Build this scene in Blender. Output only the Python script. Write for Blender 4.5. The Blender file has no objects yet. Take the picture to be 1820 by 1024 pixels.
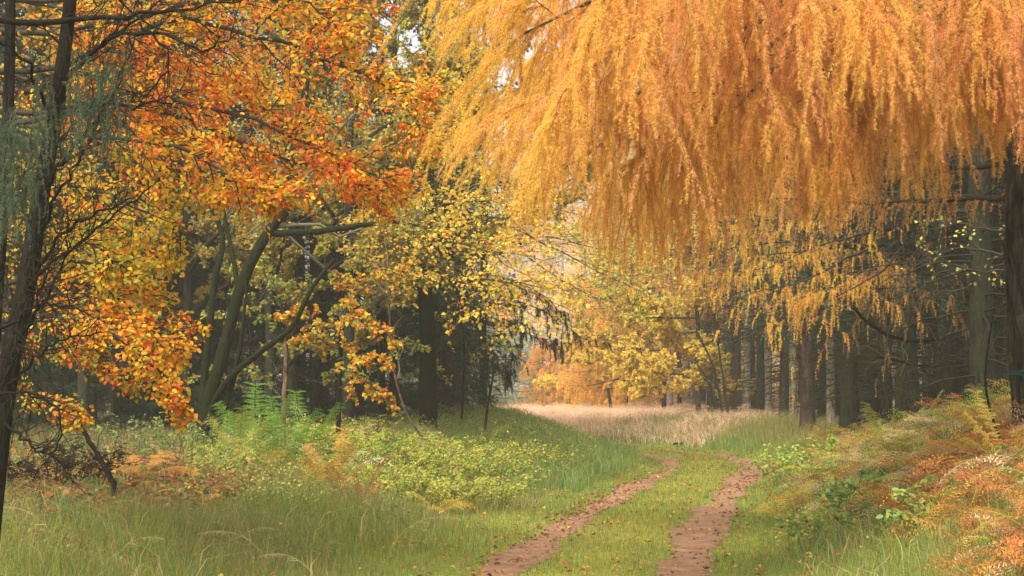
import bpy, math, random
import numpy as np
from mathutils import Vector
R = math.radians
SC = bpy.context.scene
COL = SC.collection
rng = np.random.default_rng(7)
random.seed(7)

# ------------------------------------------------------------------ camera
FPX, HOR, CAMH = 3000.0, 690.0, 1.6            # focal length and eye level in pixels of the 1820x1024 frame
PITCH = math.atan((HOR - 512) / FPX)
cam = bpy.data.objects.new('camera', bpy.data.cameras.new('camera'))
COL.objects.link(cam); SC.camera = cam
cam.location = (0, 0, CAMH)
cam.rotation_euler = (R(90) + PITCH, 0, 0)
cam.data.sensor_width = 36; cam.data.lens = 36 * FPX / 1820
cam.data.clip_start = 0.1; cam.data.clip_end = 3000
# ------------------------------------------------------------------ light
SUN_EL, SUN_AZ = 52, -25                       # elevation; azimuth: light comes from behind-left of the camera
w = bpy.data.worlds.new('World'); SC.world = w; w.use_nodes = True
nt = w.node_tree; nt.nodes.clear()
sky = nt.nodes.new('ShaderNodeTexSky'); sky.sky_type = 'NISHITA'; sky.sun_disc = False
sky.sun_elevation = R(SUN_EL); sky.sun_rotation = R(180 + SUN_AZ * -1)
sky.dust_density = 6.0; sky.air_density = 1.0; sky.ozone_density = 1.0
bg = nt.nodes.new('ShaderNodeBackground'); bg.inputs[1].default_value = 0.15
wo = nt.nodes.new('ShaderNodeOutputWorld')
hs = nt.nodes.new('ShaderNodeHueSaturation'); hs.inputs['Saturation'].default_value = .45   # thin overcast
nt.links.new(sky.outputs[0], hs.inputs['Color']); nt.links.new(hs.outputs[0], bg.inputs[0]); nt.links.new(bg.outputs[0], wo.inputs[0])
sun = bpy.data.objects.new('sun', bpy.data.lights.new('sun', 'SUN')); COL.objects.link(sun)
sun.data.energy = 1.5; sun.data.angle = R(20); sun.data.color = (1, 0.93, 0.82)
az = R(180 + SUN_AZ)   # direction towards the sun, measured from +Y clockwise
sd = Vector((math.sin(R(SUN_AZ)) * math.cos(R(SUN_EL)), -math.cos(R(SUN_AZ)) * math.cos(R(SUN_EL)), math.sin(R(SUN_EL))))
sun.rotation_euler = sd.to_track_quat('Z', 'Y').to_euler()
vs = SC.view_settings
vs.view_transform = 'Standard'; vs.look = 'None'; vs.gamma = 1; vs.exposure = 1.2
vs.use_curve_mapping = False
cy = SC.cycles
cy.max_bounces = 5; cy.diffuse_bounces = 3; cy.glossy_bounces = 1; cy.transmission_bounces = 3
cy.volume_bounces = 1; cy.transparent_max_bounces = 4
cy.use_denoising = True
cy.use_light_tree = False
try: cy.denoiser = 'OPENIMAGEDENOISE'
except Exception: pass
cy.volume_step_rate = 4

# ------------------------------------------------------------------ helpers
def P(px, py, d):
    """the point seen at pixel (px, py) of the photograph at distance d along +Y"""
    a = (px - 910) / FPX; b = (512 - py) / FPX
    c, s = math.cos(PITCH), math.sin(PITCH)
    y = c - b * s; z = s + b * c
    k = d / y
    return np.array((a * k, d, CAMH + z * k))

def sstep(a, b, x):
    t = np.clip((np.asarray(x, float) - a) / (b - a), 0, 1); return t * t * (3 - 2 * t)

PATHY = np.array([-30, 0, 8, 14.4, 18.5, 22.9, 28.2, 32, 35, 38, 41, 44, 48, 53, 60, 70.])
PATHX = np.array([-5, -1.7, -.4, .63, 1.22, 1.98, 2.92, 3.7, 4.15, 4.3, 4.0, 3.3, 1.6, -1.2, -6, -14.])
def pathx(y): return np.interp(y, PATHY, PATHX)

def nz(x, y, f=1.0, s=0.0):
    return (np.sin(x * 1.3 * f + s) * np.cos(y * 1.1 * f + 2.1 * s) + .5 * np.sin(x * 2.9 * f + y * 2.3 * f + s * 3) + .3 * np.sin(-x * 5.3 * f + y * 4.7 * f + s)) / 1.8

def H(x, y):
    x = np.asarray(x, float); y = np.asarray(y, float)
    s = x - pathx(y)
    h = 1.14 * sstep(0, 1, (s - 1.35) / (3.05 - 1.5 * sstep(24, 37, y))) * (1 - .46 * sstep(17, 32, y)) * (1 - sstep(48, 56, y))
    h = h + .55 * sstep(1.6, 6.0, -s) * (1 - sstep(48, 56, y))
    h = h + sstep(47, 62, y) * (.48 + .12 * sstep(2, 10, x))
    h = h + .25 * sstep(8, 30, np.abs(s)) * (1 - sstep(48, 60, y)) - 3.2 * sstep(76, 160, y)
    h = h + .52 * np.exp(-((x + .2) / 2.0) ** 2 - ((y - 41) / 6) ** 2) * sstep(1.0, 2.6, -s)
    amp = .03 + .05 * sstep(1.5, 4, np.abs(s))
    return h + amp * nz(x, y, .8) - .04 * np.exp(-((np.abs(s) - .8) / .25) ** 2) * (y < 60) + .02 * np.exp(-(s / .5) ** 2) * (y < 60)

class MB:
    def __init__(s): s.V = []; s.Q = []; s.T = []; s.C = []; s.n = 0
    def add(s, V, Q=None, T=None, C=(1, 1, 1)):
        V = np.asarray(V, float).reshape(-1, 3); m = len(V)
        C = np.asarray(C, float)
        if C.ndim == 1: C = np.tile(C, (m, 1))
        s.V.append(V); s.C.append(C)
        if Q is not None and len(Q): s.Q.append(np.asarray(Q).reshape(-1, 4) + s.n)
        if T is not None and len(T): s.T.append(np.asarray(T).reshape(-1, 3) + s.n)
        s.n += m
    def build(s, name, mat, parent=None, smooth=True, loc=None):
        V = np.concatenate(s.V) if s.V else np.zeros((0, 3)); C = np.concatenate(s.C) if s.C else np.zeros((0, 3))
        if loc is not None: V = V - np.asarray(loc)
        Q = np.concatenate(s.Q) if s.Q else np.zeros((0, 4), int); T = np.concatenate(s.T) if s.T else np.zeros((0, 3), int)
        me = bpy.data.meshes.new(name)
        me.vertices.add(len(V)); me.vertices.foreach_set('co', V.astype(np.float32).ravel())
        nl = Q.size + T.size; me.loops.add(nl)
        me.loops.foreach_set('vertex_index', np.concatenate([Q.ravel(), T.ravel()]).astype(np.int32))
        npoly = len(Q) + len(T); me.polygons.add(npoly)
        st = np.concatenate([np.arange(len(Q)) * 4, Q.size + np.arange(len(T)) * 3]).astype(np.int32)
        me.polygons.foreach_set('loop_start', st)
        me.polygons.foreach_set('use_smooth', np.full(npoly, smooth))
        me.update(calc_edges=True)
        ca = me.color_attributes.new('Col', 'FLOAT_COLOR', 'POINT')
        ca.data.foreach_set('color', np.concatenate([C, np.ones((len(C), 1))], 1).astype(np.float32).ravel())
        me.materials.append(mat)
        o = bpy.data.objects.new(name, me); COL.objects.link(o)
        if parent is not None: o.parent = parent
        elif loc is not None: o.location = loc
        return o

def nrm(a): return a / np.maximum(np.linalg.norm(a, axis=-1, keepdims=True), 1e-9)

def tubes(mb, Pn, Rn, n=5, C=(1, 1, 1)):
    """Pn N x K x 3 points, Rn N x K radii"""
    Pn = np.asarray(Pn, float); Rn = np.asarray(Rn, float)
    if Pn.ndim == 2: Pn = Pn[None]; Rn = Rn[None]
    N, K, _ = Pn.shape
    if N == 0: return
    T = np.gradient(Pn, axis=1); T = nrm(T)
    m = nrm(T.mean(axis=1)); ref = np.where(np.abs(m[:, 2:3]) > .8, np.array([[1., 0.1, 0]]), np.array([[0.05, 0, 1.]]))[:, None, :]
    A = nrm(np.cross(T, np.broadcast_to(ref, T.shape))); B = np.cross(T, A)
    ang = np.arange(n) * 2 * np.pi / n
    V = Pn[:, :, None, :] + Rn[:, :, None, None] * (A[:, :, None, :] * np.cos(ang)[None, None, :, None] + B[:, :, None, :] * np.sin(ang)[None, None, :, None])
    base = (np.arange(N) * K * n)[:, None, None]
    k = (np.arange(K - 1) * n)[None, :, None]; j = np.arange(n)[None, None, :]; j2 = (j + 1) % n
    a = base + k + j; b = base + k + j2; c = b + n; d = a + n
    Q = np.stack([a, b, c, d], -1).reshape(-1, 4)
    C = np.asarray(C, float)
    if C.ndim == 2: C = np.repeat(C, K * n, axis=0)
    mb.add(V, Q=Q, C=C)

def smooth_line(pts, k=14, wig=0.0, g=None):
    """Catmull-Rom through the points"""
    p = np.asarray(pts, float); p = np.vstack([2 * p[0] - p[1], p, 2 * p[-1] - p[-2]])
    n = len(p) - 3; out = []
    for t in np.linspace(0, n - 1e-6, k):
        i = int(t); u = t - i; a, b, c, d = p[i:i + 4]
        out.append(.5 * ((2 * b) + (-a + c) * u + (2 * a - 5 * b + 4 * c - d) * u * u + (-a + 3 * b - 3 * c + d) * u ** 3))
    out = np.array(out)
    if wig: out[1:-1] += (g or rng).normal(0, wig, (k - 2, 3))
    return out

def branch(mb, pts, r0, r1, k=14, n=8, wig=0.0, C=(1, 1, 1), pw=1.0):
    L = smooth_line(pts, k, wig); r = r1 + (r0 - r1) * (1 - np.linspace(0, 1, k)) ** pw
    tubes(mb, L, r, n, C); return L, r

def sampleN(Pn, idx, t):
    K = Pn.shape[1]; f = np.clip(t, 0, .9999) * (K - 1); i = f.astype(int); u = (f - i)[:, None]
    a = Pn[idx, i]; b = Pn[idx, i + 1]
    return a * (1 - u) + b * u, nrm(b - a)

def spawn(Pn, Rn, nch, g, t0=.25, t1=1., ang=.9, ln=(.4, .7), up=0., wig=.08, K=5, flat=1.0, rr=.6, taper=True, absr=None):
    """side branches off every polyline; flat < 1 presses them towards the horizontal"""
    N = len(Pn); idx = np.repeat(np.arange(N), nch); M = len(idx)
    t = t0 + (t1 - t0) * (np.tile((np.arange(nch) + .5) / nch, N) + g.uniform(-.5, .5, M) / nch)
    t = np.clip(t, 0, 1)
    p, T = sampleN(Pn, idx, t)
    L0 = np.linalg.norm(np.diff(Pn, axis=1), axis=2).sum(1)[idx]
    rnd = g.normal(0, 1, (M, 3)); rnd[:, 2] *= flat; perp = nrm(rnd - (rnd * T).sum(1, keepdims=True) * T)
    a = ang * g.uniform(.7, 1.3, M)[:, None]
    D = nrm(T * np.cos(a) + perp * np.sin(a))
    L = L0 * g.uniform(ln[0], ln[1], M) * ((1.15 - .75 * t) if taper else 1)
    s = np.linspace(0, 1, K)[None, :, None]
    X = p[:, None, :] + D[:, None, :] * L[:, None, None] * s
    X[:, :, 2] += (up * L)[:, None] * (s[..., 0] ** 2)
    wg = g.normal(0, 1, (M, K, 3)) * (wig * L)[:, None, None] * s; wg[:, :, 2] *= max(flat, .4)
    X = X + wg
    f = np.clip(t, 0, .9999) * (Rn.shape[1] - 1); i = f.astype(int)
    r0 = Rn[idx, i] * rr if absr is None else np.full(M, absr)
    r = r0[:, None] * (1 - .7 * s[..., 0])
    return X, r, idx

def leaves(mb, pos, axis, nor, size, col, g, fold=.25, w=.4, simple=False):
    N = len(pos)
    if N == 0: return
    axis = nrm(axis); nor = nrm(nor - (nor * axis).sum(1, keepdims=True) * axis); side = np.cross(axis, nor)
    s = np.asarray(size)[:, None] if np.ndim(size) else size
    if simple:
        V = np.stack([pos, pos + (axis * .5 + side * w + nor * fold * .3) * s, pos + axis * s, pos + (axis * .5 - side * w + nor * fold * .3) * s], 1)
        Q = (np.arange(N) * 4)[:, None] + np.array([[0, 1, 2, 3]]); k = 4
    else:
        V = np.stack([pos, pos + (axis * .28 + side * w * .85 + nor * fold * .4) * s, pos + (axis * .68 + side * w * .8 + nor * fold * .3) * s, pos + (axis - nor * fold * .3) * s,
                      pos + (axis * .68 - side * w * .8 + nor * fold * .3) * s, pos + (axis * .28 - side * w * .85 + nor * fold * .4) * s], 1)
        b = (np.arange(N) * 6)[:, None]; Q = np.concatenate([b + np.array([[0, 1, 2, 3]]), b + np.array([[0, 3, 4, 5]])]); k = 6
    C = np.repeat(col, k, axis=0)
    mb.add(V, Q=Q, C=C)

def needles(mb, Pn, M, ln, wd, col, g, fwd=.6, down=0.0, t0=0.):
    """M thin triangles standing off every polyline"""
    N = len(Pn)
    if N == 0: return
    idx = np.repeat(np.arange(N), M); t = g.uniform(t0, 1, len(idx))
    p, T = sampleN(Pn, idx, t)
    rnd = g.normal(0, 1, p.shape); perp = nrm(rnd - (rnd * T).sum(1, keepdims=True) * T)
    D = nrm(perp + T * fwd + np.array([0, 0, -down])) * (ln * g.uniform(.6, 1.2, len(idx)))[:, None] * (1.1 - .5 * t)[:, None]
    sd_ = nrm(np.cross(D, g.normal(0, 1, p.shape))) * wd * .5
    V = np.stack([p - sd_, p + sd_, p + D], 1); Tt = np.arange(len(idx) * 3).reshape(-1, 3)
    c = np.asarray(col, float)
    c = c[idx] if c.ndim == 2 else np.tile(c, (len(idx), 1))
    c = np.clip(c * g.uniform(.87, 1.13, (len(idx), 1)), 0, 1)
    mb.add(V, T=Tt, C=np.repeat(c, 3, axis=0))

def pal(cols, N, g, wts=None, jit=.12, base=None):
    cols = np.array(cols, float); wts = None if wts is None else np.array(wts) / sum(wts)
    c = cols[g.choice(len(cols), N, p=wts)] if base is None else cols[base]
    return np.clip(c * g.uniform(1 - jit, 1 + jit, (N, 1)) * g.uniform(.95, 1.05, (N, 3)), 0, .95)

def tag(o, label=None, cat=None, group=None, kind=None):
    if label: o['label'] = label
    if cat: o['category'] = cat
    if group: o['group'] = group
    if kind: o['kind'] = kind
    return o
def empty(name, loc, label=None, cat=None, group=None, rz=0, s=1):
    o = bpy.data.objects.new(name, None); COL.objects.link(o); o.location = loc; o.rotation_euler = (0, 0, rz); o.scale = (s, s, s); o.empty_display_size = .2
    return tag(o, label, cat, group)
KIDS = {}
def dup(root, loc, rz=0, s=1, label=None, cat=None, group=None, tilt=(0, 0), color=None):
    r = root.copy(); COL.objects.link(r); r.location = loc; r.rotation_euler = (tilt[0], tilt[1], rz); r.scale = (s, s, s)
    tag(r, label, cat, group)
    if color is not None: r.color = (*color, 1)
    for ch in list(KIDS.get(root.name, [])):
        c = ch.copy(); COL.objects.link(c); c.parent = r
        if color is not None: c.color = (*color, 1)
    return r
def kids(root, *k): KIDS[root.name] = list(k)

# ------------------------------------------------------------------ materials
def leaf_mat(name, trans=.45, gloss=0.0, objcol=False):
    m = bpy.data.materials.new(name); m.use_nodes = True; n = m.node_tree; n.nodes.clear()
    at = n.nodes.new('ShaderNodeAttribute'); at.attribute_name = 'Col'
    out = at.outputs['Color']
    if objcol:
        oi = n.nodes.new('ShaderNodeObjectInfo'); mx = n.nodes.new('ShaderNodeMixRGB'); mx.blend_type = 'MULTIPLY'; mx.inputs[0].default_value = 1
        n.links.new(out, mx.inputs[1]); n.links.new(oi.outputs['Color'], mx.inputs[2]); out = mx.outputs[0]
    d = n.nodes.new('ShaderNodeBsdfDiffuse'); t = n.nodes.new('ShaderNodeBsdfTranslucent'); mix = n.nodes.new('ShaderNodeMixShader'); mix.inputs[0].default_value = trans
    o = n.nodes.new('ShaderNodeOutputMaterial')
    n.links.new(out, d.inputs[0]); n.links.new(out, t.inputs[0]); n.links.new(d.outputs[0], mix.inputs[1]); n.links.new(t.outputs[0], mix.inputs[2])
    last = mix.outputs[0]
    if gloss:
        gl = n.nodes.new('ShaderNodeBsdfGlossy'); gl.inputs['Roughness'].default_value = .45; gl.inputs[0].default_value = (.9, .9, .9, 1)
        m2 = n.nodes.new('ShaderNodeMixShader'); m2.inputs[0].default_value = gloss
        n.links.new(last, m2.inputs[1]); n.links.new(gl.outputs[0], m2.inputs[2]); last = m2.outputs[0]
    n.links.new(last, o.inputs[0]); return m

def bark_mat(name, c1, c2, moss=None, mossamt=.5, scale=9, bump=.6, mossdir=None):
    m = bpy.data.materials.new(name); m.use_nodes = True; n = m.node_tree; b = n.nodes['Principled BSDF']
    b.inputs['Roughness'].default_value = .9; b.inputs['Specular IOR Level'].default_value = .08
    tc = n.nodes.new('ShaderNodeTexCoord'); mp = n.nodes.new('ShaderNodeMapping'); mp.inputs['Scale'].default_value = (1, 1, .22)
    no = n.nodes.new('ShaderNodeTexNoise'); no.inputs['Scale'].default_value = scale * 2.2; no.inputs['Detail'].default_value = 6; no.inputs['Roughness'].default_value = .65
    vo = n.nodes.new('ShaderNodeTexVoronoi'); vo.inputs['Scale'].default_value = scale * 2.6; vo.feature = 'DISTANCE_TO_EDGE'
    L = n.links.new
    L(tc.outputs['Object'], mp.inputs[0]); L(mp.outputs[0], no.inputs[0]); L(mp.outputs[0], vo.inputs[0])
    cr = n.nodes.new('ShaderNodeValToRGB'); cr.color_ramp.elements[0].position = .36; cr.color_ramp.elements[1].position = .66
    cr.color_ramp.elements[0].color = (*c1, 1); cr.color_ramp.elements[1].color = (*c2, 1)
    L(no.outputs[0], cr.inputs[0]); last = cr.outputs[0]
    if moss:
        n2 = n.nodes.new('ShaderNodeTexNoise'); n2.inputs['Scale'].default_value = 2.3; n2.inputs['Detail'].default_value = 5
        L(tc.outputs['Object'], n2.inputs[0]); r2 = n.nodes.new('ShaderNodeValToRGB')
        r2.color_ramp.elements[0].position = .62 - mossamt * .4; r2.color_ramp.elements[1].position = .74 - mossamt * .3
        L(n2.outputs[0], r2.inputs[0]); mx = n.nodes.new('ShaderNodeMixRGB'); mx.inputs[2].default_value = (*moss, 1)
        L(r2.outputs[0], mx.inputs[0]); L(last, mx.inputs[1]); last = mx.outputs[0]
    L(last, b.inputs['Base Color'])
    mul = n.nodes.new('ShaderNodeMath'); mul.operation = 'ADD'; L(no.outputs[0], mul.inputs[0])
    mr = n.nodes.new('ShaderNodeMapRange'); mr.inputs[2].default_value = .18; mr.inputs[4].default_value = .6; L(vo.outputs[0], mr.inputs[0]); L(mr.outputs[0], mul.inputs[1])
    bp = n.nodes.new('ShaderNodeBump'); bp.inputs['Strength'].default_value = bump; bp.inputs['Distance'].default_value = .03
    L(mul.outputs[0], bp.inputs['Height']); L(bp.outputs[0], b.inputs['Normal'])
    return m

def twig_mat(name):
    m = bpy.data.materials.new(name); m.use_nodes = True; n = m.node_tree; b = n.nodes['Principled BSDF']; b.inputs['Roughness'].default_value = .9; b.inputs['Specular IOR Level'].default_value = .08
    at = n.nodes.new('ShaderNodeAttribute'); at.attribute_name = 'Col'; n.links.new(at.outputs['Color'], b.inputs['Base Color']); return m

M_LEAF = leaf_mat('autumn_leaf', .45, .012)
M_NEEDLE = leaf_mat('larch_needles', .4)
M_SPRUCE = leaf_mat('spruce_needles', .2)
M_GRASS = leaf_mat('grass_blades', .35)
M_FERN = leaf_mat('fern_fronds', .4, objcol=True)
M_TWIG = twig_mat('twig_bark')
M_MOSSY = bark_mat('mossy_bark', (.008, .007, .005), (.03, .025, .016), moss=(.012, .017, .005), mossamt=.8, scale=8)
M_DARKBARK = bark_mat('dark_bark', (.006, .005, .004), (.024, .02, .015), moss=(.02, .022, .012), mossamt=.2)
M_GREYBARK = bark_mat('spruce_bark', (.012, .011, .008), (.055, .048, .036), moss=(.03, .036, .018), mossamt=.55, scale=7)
M_REDBARK = bark_mat('larch_bark', (.03, .02, .014), (.12, .075, .055), moss=(.04, .045, .024), mossamt=.15, scale=7, bump=.9)
M_HAZEBARK = bark_mat('haze_paled_bark', (.16, .11, .09), (.4, .3, .25), moss=(.2, .2, .12), mossamt=.2)  # bark of far trunks, haze paleness mixed into its colour
M_LARCHBARK = bark_mat('near_larch_bark', (.008, .007, .006), (.08, .07, .052), moss=(.04, .045, .022), mossamt=.2, scale=6, bump=1.0)
M_DEADWOOD = bark_mat('dead_wood', (.07, .04, .022), (.19, .12, .075), scale=10)

# ------------------------------------------------------------------ ground
def ground_mat():
    m = bpy.data.materials.new('turf_soil'); m.use_nodes = True; n = m.node_tree; b = n.nodes['Principled BSDF']; b.inputs['Roughness'].default_value = 1; b.inputs['Specular IOR Level'].default_value = .05
    L = n.links.new; at = n.nodes.new('ShaderNodeAttribute'); at.attribute_name = 'Col'
    tc = n.nodes.new('ShaderNodeTexCoord'); no = n.nodes.new('ShaderNodeTexNoise'); no.inputs['Scale'].default_value = 6; no.inputs['Detail'].default_value = 8; no.inputs['Roughness'].default_value = .7
    L(tc.outputs['Object'], no.inputs[0]); cr = n.nodes.new('ShaderNodeValToRGB'); cr.color_ramp.elements[0].position = .3; cr.color_ramp.elements[1].position = .7
    cr.color_ramp.elements[0].color = (.55, .55, .55, 1); cr.color_ramp.elements[1].color = (1.3, 1.25, 1.1, 1)
    L(no.outputs[0], cr.inputs[0]); mx = n.nodes.new('ShaderNodeMixRGB'); mx.blend_type = 'MULTIPLY'; mx.inputs[0].default_value = 1
    L(at.outputs['Color'], mx.inputs[1]); L(cr.outputs[0], mx.inputs[2]); L(mx.outputs[0], b.inputs['Base Color'])
    bp = n.nodes.new('ShaderNodeBump'); bp.inputs['Strength'].default_value = .7; bp.inputs['Distance'].default_value = .05; L(no.outputs[0], bp.inputs['Height']); L(bp.outputs[0], b.inputs['Normal'])
    return m
M_GROUND = ground_mat()

def field_col(x, y):
    """own colour of the ground cover: green turf, brown litter under the woods, straw in the far clearing"""
    s = x - pathx(y); n1 = nz(x, y, .5, 1.); n2 = nz(x, y, 1.7, 4.)
    g = np.array([.17, .23, .045]); yg = np.array([.32, .3, .055]); straw = np.array([.6, .44, .25]); brown = np.array([.13, .085, .04])
    k = np.clip(.5 + .5 * n1, 0, 1)[..., None]; c = g * (1 - k * .6) + yg * k * .6
    k = ((1 - sstep(.2, .7, np.abs(s))) * .5)[..., None]; c = c * (1 - k) + yg * k
    k = (sstep(3.8, 6, np.abs(s)) * .85 * (y < 52) * (y > 15))[..., None]; c = c * (1 - k) + brown * k
    k = (sstep(2.6, 3.8, s) * .8 * (y < 34))[..., None]; c = c * (1 - k) + brown * k
    k = (sstep(1.7, 3.0, s + .5 * n2) * sstep(33, 40, y) * .6 * (y < 60))[..., None]; c = c * (1 - k) + np.array([.4, .3, .14]) * k
    k = ((sstep(46, 53, y + 1.2 * n2) * sstep(-8, -3, x) * (1 - sstep(200, 500, y))))[..., None]; c = c * (1 - k) + straw * k
    return c

def make_ground():
    xs = np.concatenate([-np.geomspace(600, 31, 14), np.arange(-30, 30.01, .3), np.geomspace(31, 600, 14)])
    ys = np.concatenate([-np.geomspace(300, 11, 10), np.arange(-10, 5, 1.), np.arange(5, 70, .3), np.geomspace(70, 900, 40)])
    X, Y = np.meshgrid(xs, ys); Z = H(X, Y)
    V = np.stack([X, Y, Z], -1).reshape(-1, 3); C = field_col(X, Y).reshape(-1, 3)
    nx, ny = len(xs), len(ys); i = (np.arange(ny - 1)[:, None] * nx + np.arange(nx - 1)[None]).reshape(-1)
    mb = MB(); mb.add(V, Q=np.stack([i, i + 1, i + nx + 1, i + nx], 1), C=C)
    tag(mb.build('ground', M_GROUND), 'grassy woodland floor with low banks beside the track', 'ground', kind='structure')
make_ground()

def dirt_mat():
    m = bpy.data.materials.new('red_soil'); m.use_nodes = True; n = m.node_tree; b = n.nodes['Principled BSDF']; b.inputs['Roughness'].default_value = .95
    L = n.links.new; tc = n.nodes.new('ShaderNodeTexCoord'); no = n.nodes.new('ShaderNodeTexNoise'); no.inputs['Scale'].default_value = 5; no.inputs['Detail'].default_value = 9; no.inputs['Roughness'].default_value = .7
    L(tc.outputs['Object'], no.inputs[0]); cr = n.nodes.new('ShaderNodeValToRGB'); e = cr.color_ramp.elements
    e[0].position = .3; e[0].color = (.15, .075, .038, 1); e[1].position = .68; e[1].color = (.43, .26, .135, 1); x = e.new(.5); x.color = (.32, .165, .08, 1)
    L(no.outputs[0], cr.inputs[0]); L(cr.outputs[0], b.inputs['Base Color'])
    bp = n.nodes.new('ShaderNodeBump'); bp.inputs['Strength'].default_value = 1; bp.inputs['Distance'].default_value = .09; L(no.outputs[0], bp.inputs['Height']); L(bp.outputs[0], b.inputs['Normal'])
    return m
M_DIRT = dirt_mat()
def rut_w(y, side): return (.2 + .05 * np.sin(y * 1.7 + side) + .05 * np.sin(y * .6 + 2 * side) + (.05 if side > 0 else 0)) * (1 - .55 * sstep(31, 33, y) * (1 - sstep(34, 37, y)) * (side < 0))
def rut(side, label):
    ys = np.arange(6, 62, .12); c = pathx(ys); t = np.gradient(c, ys); nrmx = 1 / np.sqrt(1 + t * t); nrmy = -t * nrmx
    g = np.random.default_rng(5 + side); k = 9; V = []
    wl = rut_w(ys, side) * g.uniform(.82, 1.2, len(ys)); wr = rut_w(ys, side) * g.uniform(.82, 1.2, len(ys))
    for j, u in enumerate(np.linspace(-1, 1, k)):
        o = side * .8 + np.where(u < 0, u * wl, u * wr); x = c + nrmx * o; y = ys + nrmy * o
        V.append(np.stack([x, y, H(x, y) + .026 - .022 * abs(u) ** 3], 1))
    V = np.stack(V, 1).reshape(-1, 3); n = len(ys); i = (np.arange(n - 1)[:, None] * k + np.arange(k - 1)[None]).reshape(-1)
    mb = MB(); mb.add(V, Q=np.stack([i, i + 1, i + k + 1, i + k], 1))
    tag(mb.build('dirt_path', M_DIRT), label, 'path', kind='structure')
rut(-1, 'left wheel rut of bare red earth scattered with fallen leaves')
rut(1, 'right wheel rut of bare red earth, wider and less leafy')

# ------------------------------------------------------------------ grass
def blades(mb, x, y, hgt, wid, col, g, lean=.5, seg=2, bend=.6):
    N = len(x); z = H(x, y) - .01; p = np.stack([x, y, z], 1)
    a = g.uniform(0, 2 * np.pi, N); d = np.stack([np.cos(a), np.sin(a), np.zeros(N)], 1)
    fa = g.normal(0, .6, N); sd_ = np.stack([np.cos(fa), np.sin(fa), np.zeros(N)], 1) * (wid * .5)[:, None]
    le = (g.uniform(.1, 1, N) * lean * hgt)[:, None]; up = np.array([0, 0, 1.]) * hgt[:, None]
    if seg == 1:
        V = np.stack([p - sd_, p + sd_, p + up + d * le], 1); mb.add(V, T=np.arange(N * 3).reshape(-1, 3), C=np.repeat(col, 3, 0)); return
    q = p + up * .6 + d * le * .35; tip = p + up * (1 - bend * .15) + d * le * (1 + bend)
    V = np.stack([p - sd_, p + sd_, q + sd_ * .7, q - sd_ * .7, tip], 1); b = (np.arange(N) * 5)[:, None]
    mb.add(V, Q=b + np.array([[0, 1, 2, 3]]), T=b + np.array([[3, 2, 4]]), C=np.repeat(col, 5, 0))

def scatter(N, d0, d1, g, pw=0.0, xl=-60, xr=1880):
    """random ground points inside the view, evenly per square metre (pw 0) or denser nearby (pw 1)"""
    u = g.uniform(0, 1, N)
    e = 2 - pw
    d = (d0 ** e + u * (d1 ** e - d0 ** e)) ** (1 / e)
    a = g.uniform((xl - 910) / FPX, (xr - 910) / FPX, N)
    return a * d, d

def rutdist(x, y):
    s = x - pathx(y); m = np.minimum(np.abs(s + .8) - rut_w(y, -1), np.abs(s - .8) - rut_w(y, 1)); return np.where(y < 60, m, 9)

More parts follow.
